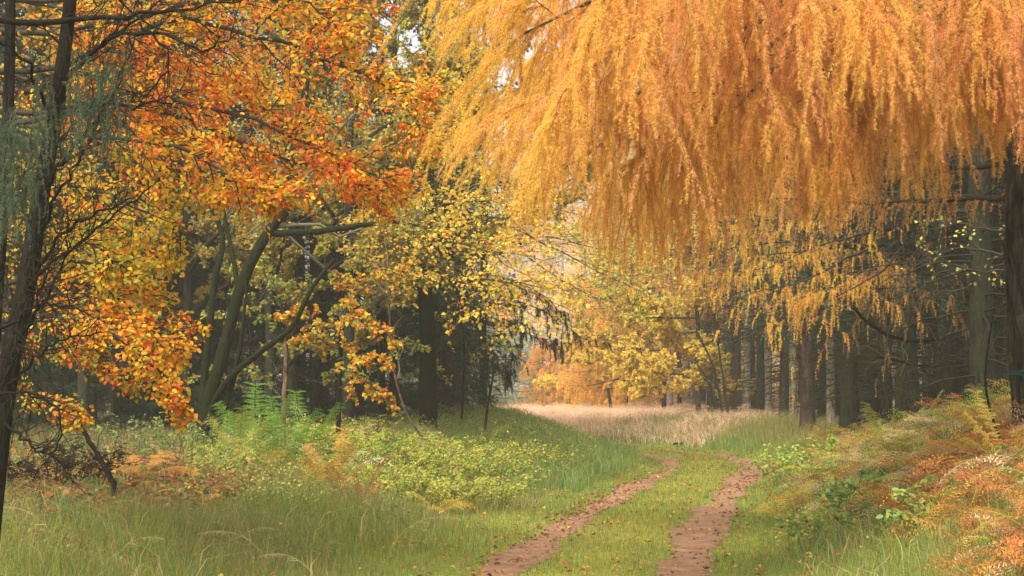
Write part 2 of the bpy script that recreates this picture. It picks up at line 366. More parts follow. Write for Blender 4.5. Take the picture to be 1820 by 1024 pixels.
def make_grass():
    g = np.random.default_rng(11); mb = MB()
    # short turf everywhere
    x, y = scatter(620000, 7, 60, g, .9, -600, 2500); s = x - pathx(y); rd = rutdist(x, y)
    keep = (rd > g.normal(-.01, .095, len(x))); x, y, s = x[keep], y[keep], s[keep]
    edge = sstep(1.2, 3.2, np.abs(s)); patch = np.clip(.5 + .6 * nz(x, y, 1.1, 2.), .1, 1.3)
    h = (.05 + .05 * patch + edge * (.12 + .16 * patch)) * g.uniform(.5, 1.3, len(x))
    h *= np.where(s > 3.2, .7, 1); lit = (s < -4.3 + .6 * nz(x, y, .9, 2)) & (y > 15.3 + .8 * nz(x, y, 1., 4)) & (y < 30); h *= np.where(lit, .45, 1)
    c = field_col(x, y) * (1.05 + .25 * g.normal(0, 1, len(x)).clip(-1.5, 1.5)[:, None]); 
    dry = g.uniform(0, 1, len(x)) < (.1 + .18 * np.clip(nz(x, y, .9, 7.), 0, 1)); c[dry] = np.array([.4, .31, .14]) * g.uniform(.6, 1.1, (dry.sum(), 1))
    dry = (g.uniform(0, 1, len(x)) < np.clip(.5 * nz(x, y, .45, 11.) + .2, 0, .6) * (s < -1.6)); c[dry] = np.array([.46, .34, .15]) * g.uniform(.5, 1.1, (dry.sum(), 1))
    gr = g.uniform(0, 1, len(x)) < .16 * (y < 48); c[gr] = np.array([.085, .17, .05]) * g.uniform(.8, 1.4, (gr.sum(), 1))
    blades(mb, x, y, h, .0042 * (y / 14) ** .9 + .001, np.clip(c, 0.01, .8), g, .7, 1)
    # tall rough grass in the left foreground and on both verges
    x, y = scatter(120000, 8, 30, g, 1.0, -600, 1900); s = x - pathx(y)
    wl = (sstep(1.9, 3.4, -s) + .55 * sstep(1.5, 2.2, s) * (1 - sstep(3, 4.2, s))) * np.clip(.55 + .7 * nz(x, y, .9, 5.), .05, 1) * (1 - .85 * sstep(14.8, 16.2, y + .8 * nz(x, y, 1., 4)) * (s < -4.3))
    k = g.uniform(0, 1, len(x)) < wl; x, y, s = x[k], y[k], s[k]
    h = g.uniform(.14, .44, len(x)) * np.clip(.75 + .45 * nz(x, y, 1.6, 3.), .25, 1.3)
    c = pal([(.14, .27, .07), (.24, .33, .08), (.42, .36, .15), (.5, .38, .2), (.12, .22, .08)], len(x), g, [4, 3, 1.6, .8, 2], .25)
    m_ = np.clip(.5 + 1.1 * nz(x, y, 1.3, 15.), 0, 1)[:, None] * .75; c = c * (1 - m_) + np.array([.44, .33, .15]) * m_ * g.uniform(.6, 1.1, (len(x), 1)); wv = g.choice([.004, .006, .009, .013], len(x), p=[.3, .4, .2, .1]); blades(mb, x, y, h * np.where(wv > .008, 1.15, 1), wv, c, g, 1.1, 2, .9)
    # left bank and tuft at the bend
    x, y = scatter(70000, 26, 50, g, .3, 700, 1430); s = x - pathx(y)
    k = ((s < -1.5) & (s > -7) | (s > 1.5) & (s < 4.5)) & (g.uniform(0, 1, len(x)) < np.clip(.5 + .6 * nz(x, y, .7, 8.), .1, 1)); x, y = x[k], y[k]
    h = g.uniform(.15, .5, len(x)); c = pal([(.15, .26, .06), (.22, .29, .07), (.38, .32, .13), (.1, .22, .06)], len(x), g, [3, 3, 2, 2], .25); c2 = pal([(.46, .36, .17), (.32, .3, .1), (.42, .28, .12), (.2, .24, .07)], len(x), g, None, .2); rs = ((x - pathx(y) > 2.0) & (g.uniform(0, 1, len(x)) < .75))[:, None]; c = np.where(rs, c2, c)
    blades(mb, x, y, h, np.full(len(x), .01), c, g, .5, 2)
    tag(mb.build('grass', M_GRASS, smooth=False), 'green and straw coloured grass covering the track crown and verges', 'grass', kind='stuff')
    # dry grass and bracken in the clearing, colours lightened for the hazy glow
    mb = MB(); x, y = scatter(170000, 44, 92, g, .3, 880, 1420); s = x - pathx(y)
    k = (y + 2.6 * nz(x, y, .9, 1) + g.normal(0, .8, len(x)) > 49.5) | ((s > 1.6) & (y > 44)); x, y = x[k], y[k]
    h = g.uniform(.12, .5, len(x)) * np.clip(.75 + .55 * nz(x, y, 1.0, 17), .25, 1.4); c = pal([(.84, .6, .42), (.86, .62, .38), (.8, .48, .34), (.5, .44, .22), (.87, .7, .52)], len(x), g, [4, 2, 2, 1, 3], .15); m_ = (np.clip(nz(x, y, .7, 23) - .1, 0, 1) * 1.1)[:, None].clip(0, .8); c = c * (1 - m_) + np.array([.62, .34, .2]) * m_ * g.uniform(.8, 1.2, (len(x), 1))
    blades(mb, x, y, h, g.uniform(.009, .024, len(x)), c, g, 1.3, 2, .9)
    tag(mb.build('straw_grass', M_GRASS, smooth=False), 'pale straw grass and dead bracken filling the far clearing', 'dry grass', kind='stuff')
make_grass()

def make_litter():
    g = np.random.default_rng(21); mb = MB()
    def put(x, y, size, cols, lift=.02):
        N = len(x); p = np.stack([x, y, H(x, y) + g.uniform(.012, lift + .012, N)], 1); a = g.uniform(0, 6.28, N)
        ax = np.stack([np.cos(a), np.sin(a), g.normal(0, .35, N)], 1); no = g.normal(0, .45, (N, 3)); no[:, 2] = 1
        leaves(mb, p, ax, no, size * g.uniform(.6, 1.2, N), pal(cols, N, g, None, .2), g, .5, .36)
    red = [(.22, .07, .03), (.34, .12, .05), (.42, .2, .07), (.15, .06, .035), (.5, .3, .1)]
    for side, N in ((-1, 1900), (1, 1100)):
        y = g.uniform(13, 44, N) ** 1; k = np.clip(.12 + .7 * np.clip(np.sin(y * 1.3 + side) * np.sin(y * 3.7), 0, 1) + .9 * np.exp(-((y - (24 if side < 0 else 29)) / 5) ** 2), 0, 1); y = y[g.uniform(0, 1, N) < k]
        o = g.normal(-.12 if side < 0 else .02, .17, len(y)); put(pathx(y) + side * .8 + o, y, .055, red)
    x, y = scatter(7000, 12.5, 42, g, .7, -60, 1500); kk = nz(x, y, 1.1, 31) > -.2; put(x[kk], y[kk], .052, [(.5, .22, .06), (.6, .38, .08), (.3, .1, .04), (.35, .2, .1)], .12)
    x, y = scatter(14000, 14.5, 26, g, .3, -600, 560); k = (x - pathx(y)) < -4.2; put(x[k], y[k], .1, [(.33, .12, .04), (.45, .22, .07), (.2, .09, .04), (.6, .28, .06), (.28, .16, .08)], .12)
    tag(mb.build('fallen_leaves', M_LEAF), 'red and brown fallen leaves littering the ruts and the ground under the beech', 'leaf litter', kind='stuff')
make_litter()

# ------------------------------------------------------------------ larches
LARCH_NEAR = [(.88, .46, .13), (.89, .52, .13), (.86, .42, .15), (.9, .57, .13), (.82, .42, .17)]
LARCH_YEL = [(.86, .56, .07), (.84, .5, .07), (.78, .4, .07), (.75, .58, .12)]
def hang_strands(p, D, L, g, K=7, stiff=3.2):
    """drooping twigs: start along D, then fall"""
    N = len(p); t = np.linspace(0, 1, K)[None, :]; stiff = np.asarray(stiff)[:, None] if np.ndim(stiff) else stiff; a = (1 - np.exp(-stiff * t)) / stiff
    b = t - a * .9
    X = p[:, None, :] + D[:, None, :] * (L[:, None] * a)[..., None] + np.array([0, 0, -1.]) * (L[:, None] * b)[..., None]
    sw = g.normal(0, .09, (N, 1, 3)) * (L[:, None] * t)[..., None] + g.normal(0, .03, (N, 1, 3)) * (L[:, None] * np.sin(t * 5.5))[..., None]; sw[:, :, 2] = 0
    return X + sw + g.normal(0, .008, X.shape) * L[:, None, None]

def near_larch():
    g = np.random.default_rng(31)
    base = P(1850, 850, 15); bx, by = base[0], base[1]; bz = float(H(bx, by))
    root = empty('larch_tree', (bx, by, bz), 'nearest tall larch at the right edge, ridged dark trunk and long hanging orange sprays', 'tree')
    L = lambda *a: np.array([P(*q) for q in a])
    mb = MB(); tp = np.array([[bx + .02, by, bz - .2], P(1838, 600, 15), P(1827, 400, 15), P(1822, 200, 15), P(1818, 0, 15), P(1812, -300, 15), P(1800, -1400, 15)])
    T = smooth_line(tp, 60); r = np.linspace(.245, .12, 60); r[:4] += np.array([.12, .07, .03, .01])
    tubes(mb, T, r, 26)
    mb2 = mb; v = mb.V[0]; ang = np.arctan2(v[:, 1] - by, v[:, 0] - bx)
    v += (np.sin(ang * 9 + v[:, 2] * 3)[:, None] * .007 + np.sin(ang * 5 - v[:, 2] * 7)[:, None] * .006 + g.normal(0, .004, (len(v), 1))) * nrm((v - np.array([bx, by, 0])) * np.array([1, 1, 0]))
    trunk = mb.build('trunk', M_LARCHBARK, root, loc=root.location)
    # faint turquoise forester's mark
    mk = MB(); c = P(1838, 668, 15); th = np.linspace(3.35, 4.7, 12)
    for zz, q in ((0, 0), (.028, .2)):
        a = np.stack([c[0] + .262 * np.cos(th), by + .262 * np.sin(th), np.full(12, c[2] + zz) + g.normal(0, .008, 12)], 1); b = a + np.array([0, 0, .02]) + g.normal(0, .004, a.shape)
        V = np.concatenate([a, b]); i = np.arange(11); mk.add(V, Q=np.stack([i, i + 1, i + 13, i + 12], 1), C=(.02, .07, .05))
    o = mk.build('paint_mark', M_TWIG, root, loc=root.location); o['label'] = 'faint turquoise forester mark'
    # boughs: rise out of the trunk above the frame and sweep left over the track
    B = []
    def bough(*pts): B.append(smooth_line([P(*q) for q in pts], 16))
    top = [(1815, -250, 15), (1812, -420, 15), (1810, -620, 15), (1815, -120, 15)]
    ends = [((1500, -160, 14), (1150, -40, 12.8), (930, 60, 12.2)), ((1500, -120, 13), (1200, 20, 12), (1010, 150, 11.6)), ((1450, -60, 13.4), (1240, 90, 12.6), (1060, 220, 12.2)),
            ((1560, -40, 13.6), (1330, 110, 13), (1140, 270, 12.6)), ((1600, -20, 14.2), (1380, 130, 13.8), (1210, 300, 13.4)), ((1620, -90, 13.2), (1460, 40, 12.4), (1300, 200, 12)),
            ((1680, -60, 13.2), (1540, 40, 12.6), (1430, 190, 12.2)), ((1700, -60, 14), (1600, 30, 13.6), (1520, 150, 13.2)), ((1760, -90, 13.4), (1690, 0, 12.8), (1630, 90, 12.4)),
            ((1790, -60, 14), (1740, 40, 13.4), (1700, 110, 13)), ((1860, -60, 14), (1860, 20, 13.2), (1800, 90, 12.6)), ((1400, -220, 13), (1200, -90, 12), (1060, 10, 11.4)),
            ((1500, -220, 15.4), (1300, -100, 15.6), (1090, 0, 15.8)), ((1450, -150, 16), (1200, 0, 16.6), (960, 100, 17)), ((1500, -60, 16), (1250, 90, 16.6), (1000, 210, 17)), ((1480, 0, 16.2), (1280, 170, 16.8), (1090, 330, 17)),
            ((1600, 60, 16), (1450, 160, 16.4), (1300, 320, 16.6)), ((1350, -260, 14.6), (1080, -140, 14.4), (880, -30, 14.2)), ((1560, -280, 12.6), (1400, -160, 11.8), (1280, -20, 11.3)), ((1700, -200, 12.6), (1600, -120, 11.8), (1520, 0, 11.4)), ((1820, -180, 13), (1780, -100, 12.2), (1740, 10, 11.8)), ((1300, -200, 17), (1050, -60, 18), (860, 40, 18.5)), ((1300, -60, 17.5), (1060, 80, 18.5), (880, 190, 19)), ((1300, 20, 17.5), (1080, 170, 18.5), (900, 280, 19)), ((1350, 60, 17), (1150, 200, 18), (960, 330, 18.6)), ((1300, -300, 14), (1040, -200, 13), (860, -60, 12.6)), ((1640, 20, 15.6), (1540, 120, 16), (1440, 260, 16.4)), ((1740, 0, 15.4), (1680, 80, 15.8), (1600, 200, 16.2))]
    for i, e in enumerate(ends): bough(top[i % 4], *e)
    B = np.array(B); RB = np.linspace(.045, .008, 16)[None].repeat(len(B), 0)
    wood = MB(); tubes(wood, B, RB, 6, (.06, .045, .03))
    S, RS, idx = spawn(B, RB, 9, g, .3, 1., .75, (.12, .28), up=-.12, wig=.04, K=6, flat=.45, absr=.007)
    tubes(wood, S, RS, 4, (.07, .05, .03))
    wood.build('limbs', M_TWIG, root, loc=root.location)
    fol = MB(); twigs = MB()
    for src, n, lens in ((B, 50, (.4, 1.2)), (S, 13, (.3, 1.1))):
        N = len(src); ii = np.repeat(np.arange(N), n); t = g.uniform(.22 if src is B else .1, 1, len(ii)); p, T_ = sampleN(src, ii, t)
        D = nrm(T_ * g.uniform(.3, 1.1, (len(ii), 1)) + g.normal(0, .35, p.shape) * np.array([1, 1, .3]))
        Ls = g.uniform(*lens, len(ii)) * g.choice([1, 1, .7, 1.25], len(ii))
        px = 910 + FPX * p[:, 0] / p[:, 1]; lim = np.interp(px, [830, 1000, 1150, 1250, 1330, 1420, 1560, 1650, 1720, 1800], [390, 430, 490, 565, 530, 380, 390, 360, 320, 300])
        pyy = HOR - FPX * (p[:, 2] - CAMH) / p[:, 1]; mx = (lim - pyy) / FPX * p[:, 1] * g.uniform(.75, 1.08, len(ii))
        k = (mx > .12); ii, p, D = ii[k], p[k], D[k]; Ls = np.minimum(Ls[k], mx[k] + .1)
        sw_ = np.clip((1180 - px[k]) / 250, 0, 1); D = nrm(D + np.array([-1.0, -.1, -.35]) * (sw_ * g.uniform(.3, 1.4, len(D)))[:, None]); X = hang_strands(p, D, Ls, g, stiff=3.4 - 2.2 * sw_); tubes(twigs, X, np.linspace(.0025, .001, 7)[None].repeat(len(X), 0), 3, (.22, .13, .06))
        col = pal(LARCH_NEAR, len(X), g, [4, 4, 3, 2, 2], .1)
        pxk = px[k]; yy = np.clip((1180 - pxk) / 260, .0, 1)[:, None] * g.uniform(.3, 1, (len(X), 1)); yy = np.maximum(yy, (p[:, 1:2] > 15.6) * .3 * g.uniform(.4, 1, (len(X), 1))); col = col * (1 - yy) + np.array([.88, .6, .09]) * yy
        for lo, hi, m in ((0, .5, 190), (.5, .9, 330), (.9, 9, 480)):
            q = (Ls >= lo) & (Ls < hi); needles(fol, X[q], int(m * 1.35), .041, .0032, col[q], g, .55, .15)
        F_, _, fi = spawn(X, np.full(X.shape[:2], .001), 5, g, .02, .85, .65, (.1, .3), up=-.45, wig=.05, K=4, absr=.001); needles(fol, F_, 62, .034, .003, col[fi], g, .55, .15)
        STR.append(X)
    # needle sprays sitting on the boughs themselves
    needles(fol, S, 160, .035, .005, pal(LARCH_NEAR, len(S), g), g, .4)
    twigs.build('twigs', M_TWIG, root, loc=root.location)
    fol.build('foliage', M_NEEDLE, root, loc=root.location)
    # cones
    cm = MB(); th = np.linspace(0, np.pi, 6); 
    for k in range(5):
        sh = np.stack([np.zeros(6), np.zeros(6), -.02 * np.cos(th)], 1); 
    tubes(cm, sh, .0145 * np.sin(th) ** .7 + .001, 7, (.035, .02, .012)); allS = np.concatenate(STR)
    first = None
    for k in range(70):
        s_ = allS[g.integers(len(allS))]; q = s_[g.integers(1, 6)]
        if first is None: first = cm.build('cone', M_TWIG, root); c_ = first
        else: c_ = first.copy(); COL.objects.link(c_); c_.parent = root
        c_.location = Vector(q + g.normal(0, .012, 3)) - root.location; c_.rotation_euler = tuple(g.uniform(-.6, .6, 3)); f = g.uniform(.9, 1.4); c_.scale = (f, f, f)
STR = []
near_larch()

def larch_variant(seed, h=17, z0=5.0, cols=LARCH_NEAR, lean=0., dens=1.0, bark=M_REDBARK, tr=.26, ndl=.055, nw=.011, dead=26):
    g = np.random.default_rng(seed); root = empty('larch_tree', (0, 0, 0))
    mb = MB(); T = smooth_line([(0, 0, -.3), (lean * .2, 0, h * .2), (lean * .6, .05, h * .5), (lean, 0, h)], 26); r = np.linspace(tr, .03, 26); r[0] *= 1.6; r[1] *= 1.08
    tubes(mb, T, r, 12); trunk = mb.build('trunk', bark, root)
    n = int(90 * dens); z = np.sort(g.uniform(z0, h - .5, n)); f = z / h; p, _ = sampleN(T[None], np.zeros(n, int), f); p = np.stack([np.interp(z, T[:, 2], T[:, 0]), np.interp(z, T[:, 2], T[:, 1]), z], 1)
    a = g.uniform(0, 6.283, n); L = (3.6 * (1 - (z - z0) / (h - z0)) ** .7 + .5) * g.uniform(.6, 1.1, n); D = np.stack([np.cos(a), np.sin(a), np.zeros(n)], 1)
    s = np.linspace(0, 1, 8)[None, :]; B = p[:, None] + D[:, None] * (L[:, None] * s)[..., None]; B[..., 2] += L[:, None] * (-.28 * s + .18 * s ** 3) + .0
    RB = np.linspace(.035, .006, 8)[None].repeat(n, 0); lb = MB(); tubes(lb, B, RB, 5, (.07, .05, .035))
    S, RS, _ = spawn(B, RB, 7, g, .25, 1, .9, (.15, .35), up=-.25, wig=.05, K=4, flat=.4, absr=.006); tubes(lb, S, RS, 3, (.1, .07, .045))
    # dead lower branches
    m = dead; zz = g.uniform(1.2, z0 + 1, m); a = g.uniform(0, 6.28, m); Ld = g.uniform(.6, 2.2, m); D = np.stack([np.cos(a), np.sin(a), np.zeros(m)], 1)
    pd = np.stack([np.interp(zz, T[:, 2], T[:, 0]), np.zeros(m), zz], 1); Bd = pd[:, None] + D[:, None] * (Ld[:, None] * s)[..., None]; Bd[..., 2] += Ld[:, None] * (-.05 * s - .2 * s ** 2) + g.normal(0, .02, Bd.shape[:2]) * s
    tubes(lb, Bd, np.linspace(.014, .004, 8)[None].repeat(m, 0), 4, (.035, .032, .022)); Sd, Rd, _ = spawn(Bd, np.full((m, 8), .006), 7, g, .2, 1, .9, (.2, .5), up=-.1, wig=.1, K=4, absr=.004); tubes(lb, Sd, Rd, 3, (.04, .037, .024))
    limbs = lb.build('branches', M_TWIG, root)
    fol = MB()
    for src, k, ls in ((B, int(12 * dens), (.4, 1.1)), (S, 3, (.3, .9))):
        N = len(src); ii = np.repeat(np.arange(N), k); t = g.uniform(.15, 1, len(ii)); q, T_ = sampleN(src, ii, t); D = nrm(T_ + g.normal(0, .4, q.shape) * np.array([1, 1, .3])); X = hang_strands(q, D, g.uniform(*ls, len(ii)), g, 5)
        col = pal(cols, len(X), g, None, .12); needles(fol, X, 42, ndl, nw, col, g, .5, .2)
    needles(fol, S, 36, ndl, nw, pal(cols, len(S), g), g, .4)
    crown = fol.build('crown', M_NEEDLE, root); kids(root, trunk, limbs, crown); return root

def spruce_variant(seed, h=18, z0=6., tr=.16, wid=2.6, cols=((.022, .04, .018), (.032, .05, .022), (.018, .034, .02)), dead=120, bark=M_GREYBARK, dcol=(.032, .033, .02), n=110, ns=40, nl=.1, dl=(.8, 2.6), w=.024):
    g = np.random.default_rng(seed); root = empty('spruce_tree', (0, 0, 0))
    mb = MB(); le = g.normal(0, .25, 2); T = smooth_line([(0, 0, -.3), (le[0] * .3, le[1] * .3, h * .3), (le[0], le[1], h * .65), (le[0] * .8, le[1], h)], 22); r = np.linspace(tr, .03, 22); r[0] *= 1.7; r[1] *= 1.08
    tubes(mb, T, r, 11); trunk = mb.build('trunk', bark, root)
    at = lambda z: np.stack([np.interp(z, T[:, 2], T[:, 0]), np.interp(z, T[:, 2], T[:, 1]), z], 1); s = np.linspace(0, 1, 7)[None, :]
    z = np.sort(g.uniform(z0, h - .4, n)); a = g.uniform(0, 6.283, n); L = (wid * (1 - (z - z0) / (h - z0)) ** .8 + .3) * g.uniform(.65, 1.1, n); D = np.stack([np.cos(a), np.sin(a), np.zeros(n)], 1)
    B = at(z)[:, None] + D[:, None] * (L[:, None] * s)[..., None]; B[..., 2] += L[:, None] * (-.5 * s + .3 * s ** 2.5)
    lb = MB(); RB = np.linspace(.03, .006, 7)[None].repeat(n, 0); tubes(lb, B, RB, 4, (.06, .05, .035))
    S, RS, _ = spawn(B, RB, 12, g, .15, 1, .95, (.15, .38), up=-.35, wig=.04, K=4, flat=.35, absr=.005)
    fol = MB(); needles(fol, S, ns, nl, w, pal(cols, len(S), g, None, .2), g, .7, .2); needles(fol, B, ns, nl, w, pal(cols, len(B), g), g, .7, .2, .3)
    if dead:
        m = dead; zz = g.uniform(.7, z0 + 2.5, m) ; a = g.uniform(0, 6.28, m); Ld = g.uniform(*dl, m); D = np.stack([np.cos(a), np.sin(a), np.zeros(m)], 1)
        Bd = at(zz)[:, None] + D[:, None] * (Ld[:, None] * s)[..., None]; Bd[..., 2] += Ld[:, None] * (g.normal(.02, .12, (m, 1)) * s - .28 * s ** 2 + .12 * s ** 4); Bd += g.normal(0, .035, Bd.shape) * s[..., None] + (g.normal(0, .25, (m, 1, 3)) * (s ** 2)[..., None])
        tubes(lb, Bd, np.linspace(.015, .004, 7)[None].repeat(m, 0), 4, dcol); Sd, Rd, _ = spawn(Bd, np.full((m, 7), .006), 9, g, .15, 1, .85, (.18, .5), up=-.15, wig=.1, K=4, absr=.0045); tubes(lb, Sd, Rd, 3, dcol)
    limbs = lb.build('branches', M_TWIG, root); crown = fol.build('crown', M_SPRUCE, root); kids(root, trunk, limbs, crown); return root

def used_first(proto, state={}):
    f = state.get(proto.name, True); state[proto.name] = False; return f
def place(proto, x, y, label, cat='tree', group=None, rz=None, s=1., tilt=(0, 0)):
    z = float(H(x, y)); rz = random.uniform(0, 6.28) if rz is None else rz
    if used_first(proto):
        proto.location = (x, y, z); proto.rotation_euler = (tilt[0], tilt[1], rz); proto.scale = (s, s, s); tag(proto, label, cat, group); return proto
    return dup(proto, (x, y, z), rz, s, label, cat, group, tilt)
def X(px, d): return (px - 910) / FPX * d

# front row on the right: red and mossy trunks
LV = [larch_variant(41, 18, 4.0, tr=.19), larch_variant(42, 17, 4.3, lean=.5, tr=.16), larch_variant(43, 16, 3.2, LARCH_YEL, tr=.19, bark=M_HAZEBARK), larch_variant(44, 19, 3.8, LARCH_YEL, lean=-.4, dens=1.1, tr=.2)]
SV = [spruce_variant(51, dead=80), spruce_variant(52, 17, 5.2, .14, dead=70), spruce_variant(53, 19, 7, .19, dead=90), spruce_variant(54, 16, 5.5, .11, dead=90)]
g0 = 'larches and spruces in the front row right of the track'
for v, px, d, s, lab in (
    (0, 1434, 40, 1., 'reddish brown bare straight larch trunk, the warmest coloured in the right row'),
    (1, 1392, 46, .95, 'pale brown forked larch trunk just left of the reddish one'),
    (3, 1308, 58, .95, 'straight dark trunk with clear gap left of it, at the straw clearing edge'),
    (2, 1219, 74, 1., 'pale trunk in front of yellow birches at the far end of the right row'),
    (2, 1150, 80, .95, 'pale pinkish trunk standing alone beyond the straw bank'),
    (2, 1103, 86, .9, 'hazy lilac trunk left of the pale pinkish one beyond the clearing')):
    place(LV[v], X(px, d), d, lab, group=g0, s=s)
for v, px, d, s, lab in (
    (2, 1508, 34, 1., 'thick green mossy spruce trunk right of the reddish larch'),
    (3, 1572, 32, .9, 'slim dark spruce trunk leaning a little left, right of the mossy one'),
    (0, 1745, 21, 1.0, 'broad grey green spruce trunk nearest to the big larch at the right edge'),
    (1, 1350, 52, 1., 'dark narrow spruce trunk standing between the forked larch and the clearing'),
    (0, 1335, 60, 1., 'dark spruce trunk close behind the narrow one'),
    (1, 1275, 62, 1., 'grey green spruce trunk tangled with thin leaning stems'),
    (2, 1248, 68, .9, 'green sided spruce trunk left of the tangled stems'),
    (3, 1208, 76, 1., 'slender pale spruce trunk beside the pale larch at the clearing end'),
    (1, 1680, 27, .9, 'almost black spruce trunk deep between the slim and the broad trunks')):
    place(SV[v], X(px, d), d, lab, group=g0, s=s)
# slim receding trunks, the light on them put into a raised bark tone
M_LITBARK = bark_mat('lit_tone_spruce_bark', (.13, .11, .075), (.36, .31, .22), moss=(.17, .2, .1), mossamt=.35, scale=7)
TV = [spruce_variant(56, 17, 6.6, .15, bark=M_LITBARK, dead=60), spruce_variant(57, 18, 7, .12, bark=M_LITBARK, dead=60)]
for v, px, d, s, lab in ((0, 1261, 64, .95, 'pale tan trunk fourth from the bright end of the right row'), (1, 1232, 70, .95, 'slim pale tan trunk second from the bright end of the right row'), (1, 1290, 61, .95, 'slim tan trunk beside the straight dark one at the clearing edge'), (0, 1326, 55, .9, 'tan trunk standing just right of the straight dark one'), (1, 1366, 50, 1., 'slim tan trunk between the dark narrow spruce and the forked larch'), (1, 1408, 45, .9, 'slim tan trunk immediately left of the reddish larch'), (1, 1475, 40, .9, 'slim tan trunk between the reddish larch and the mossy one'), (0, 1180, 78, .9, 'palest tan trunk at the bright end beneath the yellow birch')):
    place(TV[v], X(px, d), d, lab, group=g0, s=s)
gr = np.random.default_rng(61)
ROWS = ['first', 'second', 'third', 'fourth', 'fifth', 'sixth', 'seventh', 'eighth', 'ninth', 'tenth', 'eleventh', 'twelfth', 'thirteenth', 'fourteenth', 'fifteenth', 'sixteenth', 'seventeenth', 'eighteenth', 'nineteenth', 'twentieth', 'last', 'last', 'last']
def mark(px, marks): return min(marks, key=lambda q: abs(q[0] - px))[1]
LM = [(0, 'left edge spruce'), (120, 'leaning dead branch'), (240, 'lowest beech spray'), (365, 'mossy tree'), (470, 'bright green ferns'), (520, 'thin rusty dead stem'), (600, 'low rusty beech sapling'), (690, 'pale crooked stem'), (760, 'stout green trunk')]
RM = [(1245, 'pale tan trunks'), (1308, 'straight dark trunk'), (1350, 'dark narrow trunk'), (1392, 'forked larch'), (1434, 'reddish larch'), (1508, 'mossy spruce trunk'), (1572, 'slim leaning trunk'), (1640, 'sagging dead bough'), (1745, 'broad grey green trunk'), (1810, 'big larch at the right edge')]
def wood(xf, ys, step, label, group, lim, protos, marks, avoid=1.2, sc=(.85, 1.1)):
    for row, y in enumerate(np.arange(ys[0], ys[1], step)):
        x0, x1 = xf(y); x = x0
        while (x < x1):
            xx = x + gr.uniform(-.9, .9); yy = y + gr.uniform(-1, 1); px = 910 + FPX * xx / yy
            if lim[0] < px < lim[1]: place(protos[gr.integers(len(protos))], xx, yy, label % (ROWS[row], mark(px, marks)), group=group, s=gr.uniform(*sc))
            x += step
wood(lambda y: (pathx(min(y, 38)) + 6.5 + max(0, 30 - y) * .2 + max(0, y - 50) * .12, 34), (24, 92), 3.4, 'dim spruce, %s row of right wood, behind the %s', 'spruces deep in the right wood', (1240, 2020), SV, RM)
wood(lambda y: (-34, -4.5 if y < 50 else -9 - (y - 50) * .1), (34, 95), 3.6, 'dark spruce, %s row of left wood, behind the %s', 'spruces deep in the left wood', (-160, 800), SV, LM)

# far end wood, needle colours paled to stand in for haze
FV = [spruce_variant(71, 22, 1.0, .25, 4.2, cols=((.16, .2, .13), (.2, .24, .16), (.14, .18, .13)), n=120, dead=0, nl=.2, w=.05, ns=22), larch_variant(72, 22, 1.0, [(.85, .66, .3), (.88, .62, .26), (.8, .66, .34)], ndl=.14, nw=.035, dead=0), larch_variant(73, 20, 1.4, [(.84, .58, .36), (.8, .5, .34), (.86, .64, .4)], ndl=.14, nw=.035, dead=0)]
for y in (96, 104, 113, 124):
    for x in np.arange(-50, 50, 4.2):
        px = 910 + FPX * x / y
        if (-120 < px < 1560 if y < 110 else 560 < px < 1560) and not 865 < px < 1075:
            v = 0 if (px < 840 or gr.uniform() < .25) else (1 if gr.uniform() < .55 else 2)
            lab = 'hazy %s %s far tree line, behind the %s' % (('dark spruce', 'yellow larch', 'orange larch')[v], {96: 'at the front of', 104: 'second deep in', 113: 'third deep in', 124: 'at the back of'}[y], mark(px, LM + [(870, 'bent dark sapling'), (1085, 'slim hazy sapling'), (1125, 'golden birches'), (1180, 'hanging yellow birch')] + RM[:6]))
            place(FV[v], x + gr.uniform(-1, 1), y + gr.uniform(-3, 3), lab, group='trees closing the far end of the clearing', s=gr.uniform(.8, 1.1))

HV = [larch_variant(74, 22, 5.0, [(.85, .62, .3), (.86, .56, .28), (.82, .5, .3)], ndl=.14, nw=.035, dead=0, bark=M_HAZEBARK, tr=.2)]  # haze paleness is in these needle colours too
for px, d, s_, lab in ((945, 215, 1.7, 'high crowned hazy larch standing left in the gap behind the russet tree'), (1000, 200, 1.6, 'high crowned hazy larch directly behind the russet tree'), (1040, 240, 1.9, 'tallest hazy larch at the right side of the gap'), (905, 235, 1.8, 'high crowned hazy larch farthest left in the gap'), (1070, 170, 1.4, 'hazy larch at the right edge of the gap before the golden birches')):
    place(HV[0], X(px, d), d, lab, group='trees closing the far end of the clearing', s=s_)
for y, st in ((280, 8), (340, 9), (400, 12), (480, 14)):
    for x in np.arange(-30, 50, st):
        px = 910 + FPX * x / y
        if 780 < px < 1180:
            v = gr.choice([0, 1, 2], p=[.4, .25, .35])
            place(FV[v], x + gr.uniform(-2, 2), y + gr.uniform(-12, 12), 'pale %s, %s line beyond the clearing, behind the %s' % (('blue green spruce', 'yellow larch', 'orange larch')[v], {280: 'nearest', 340: 'second', 400: 'third', 480: 'farthest'}[y], mark(px, [(780, 'stout green trunk'), (870, 'bent dark sapling'), (900, 'blue green tree'), (955, 'olive tree'), (1005, 'russet tree'), (1040, 'tallest hazy larch'), (1085, 'slim hazy sapling'), (1125, 'golden birches'), (1180, 'hanging yellow birch')])), group='misty trees far beyond the clearing', s=gr.uniform(.9, 1.4))

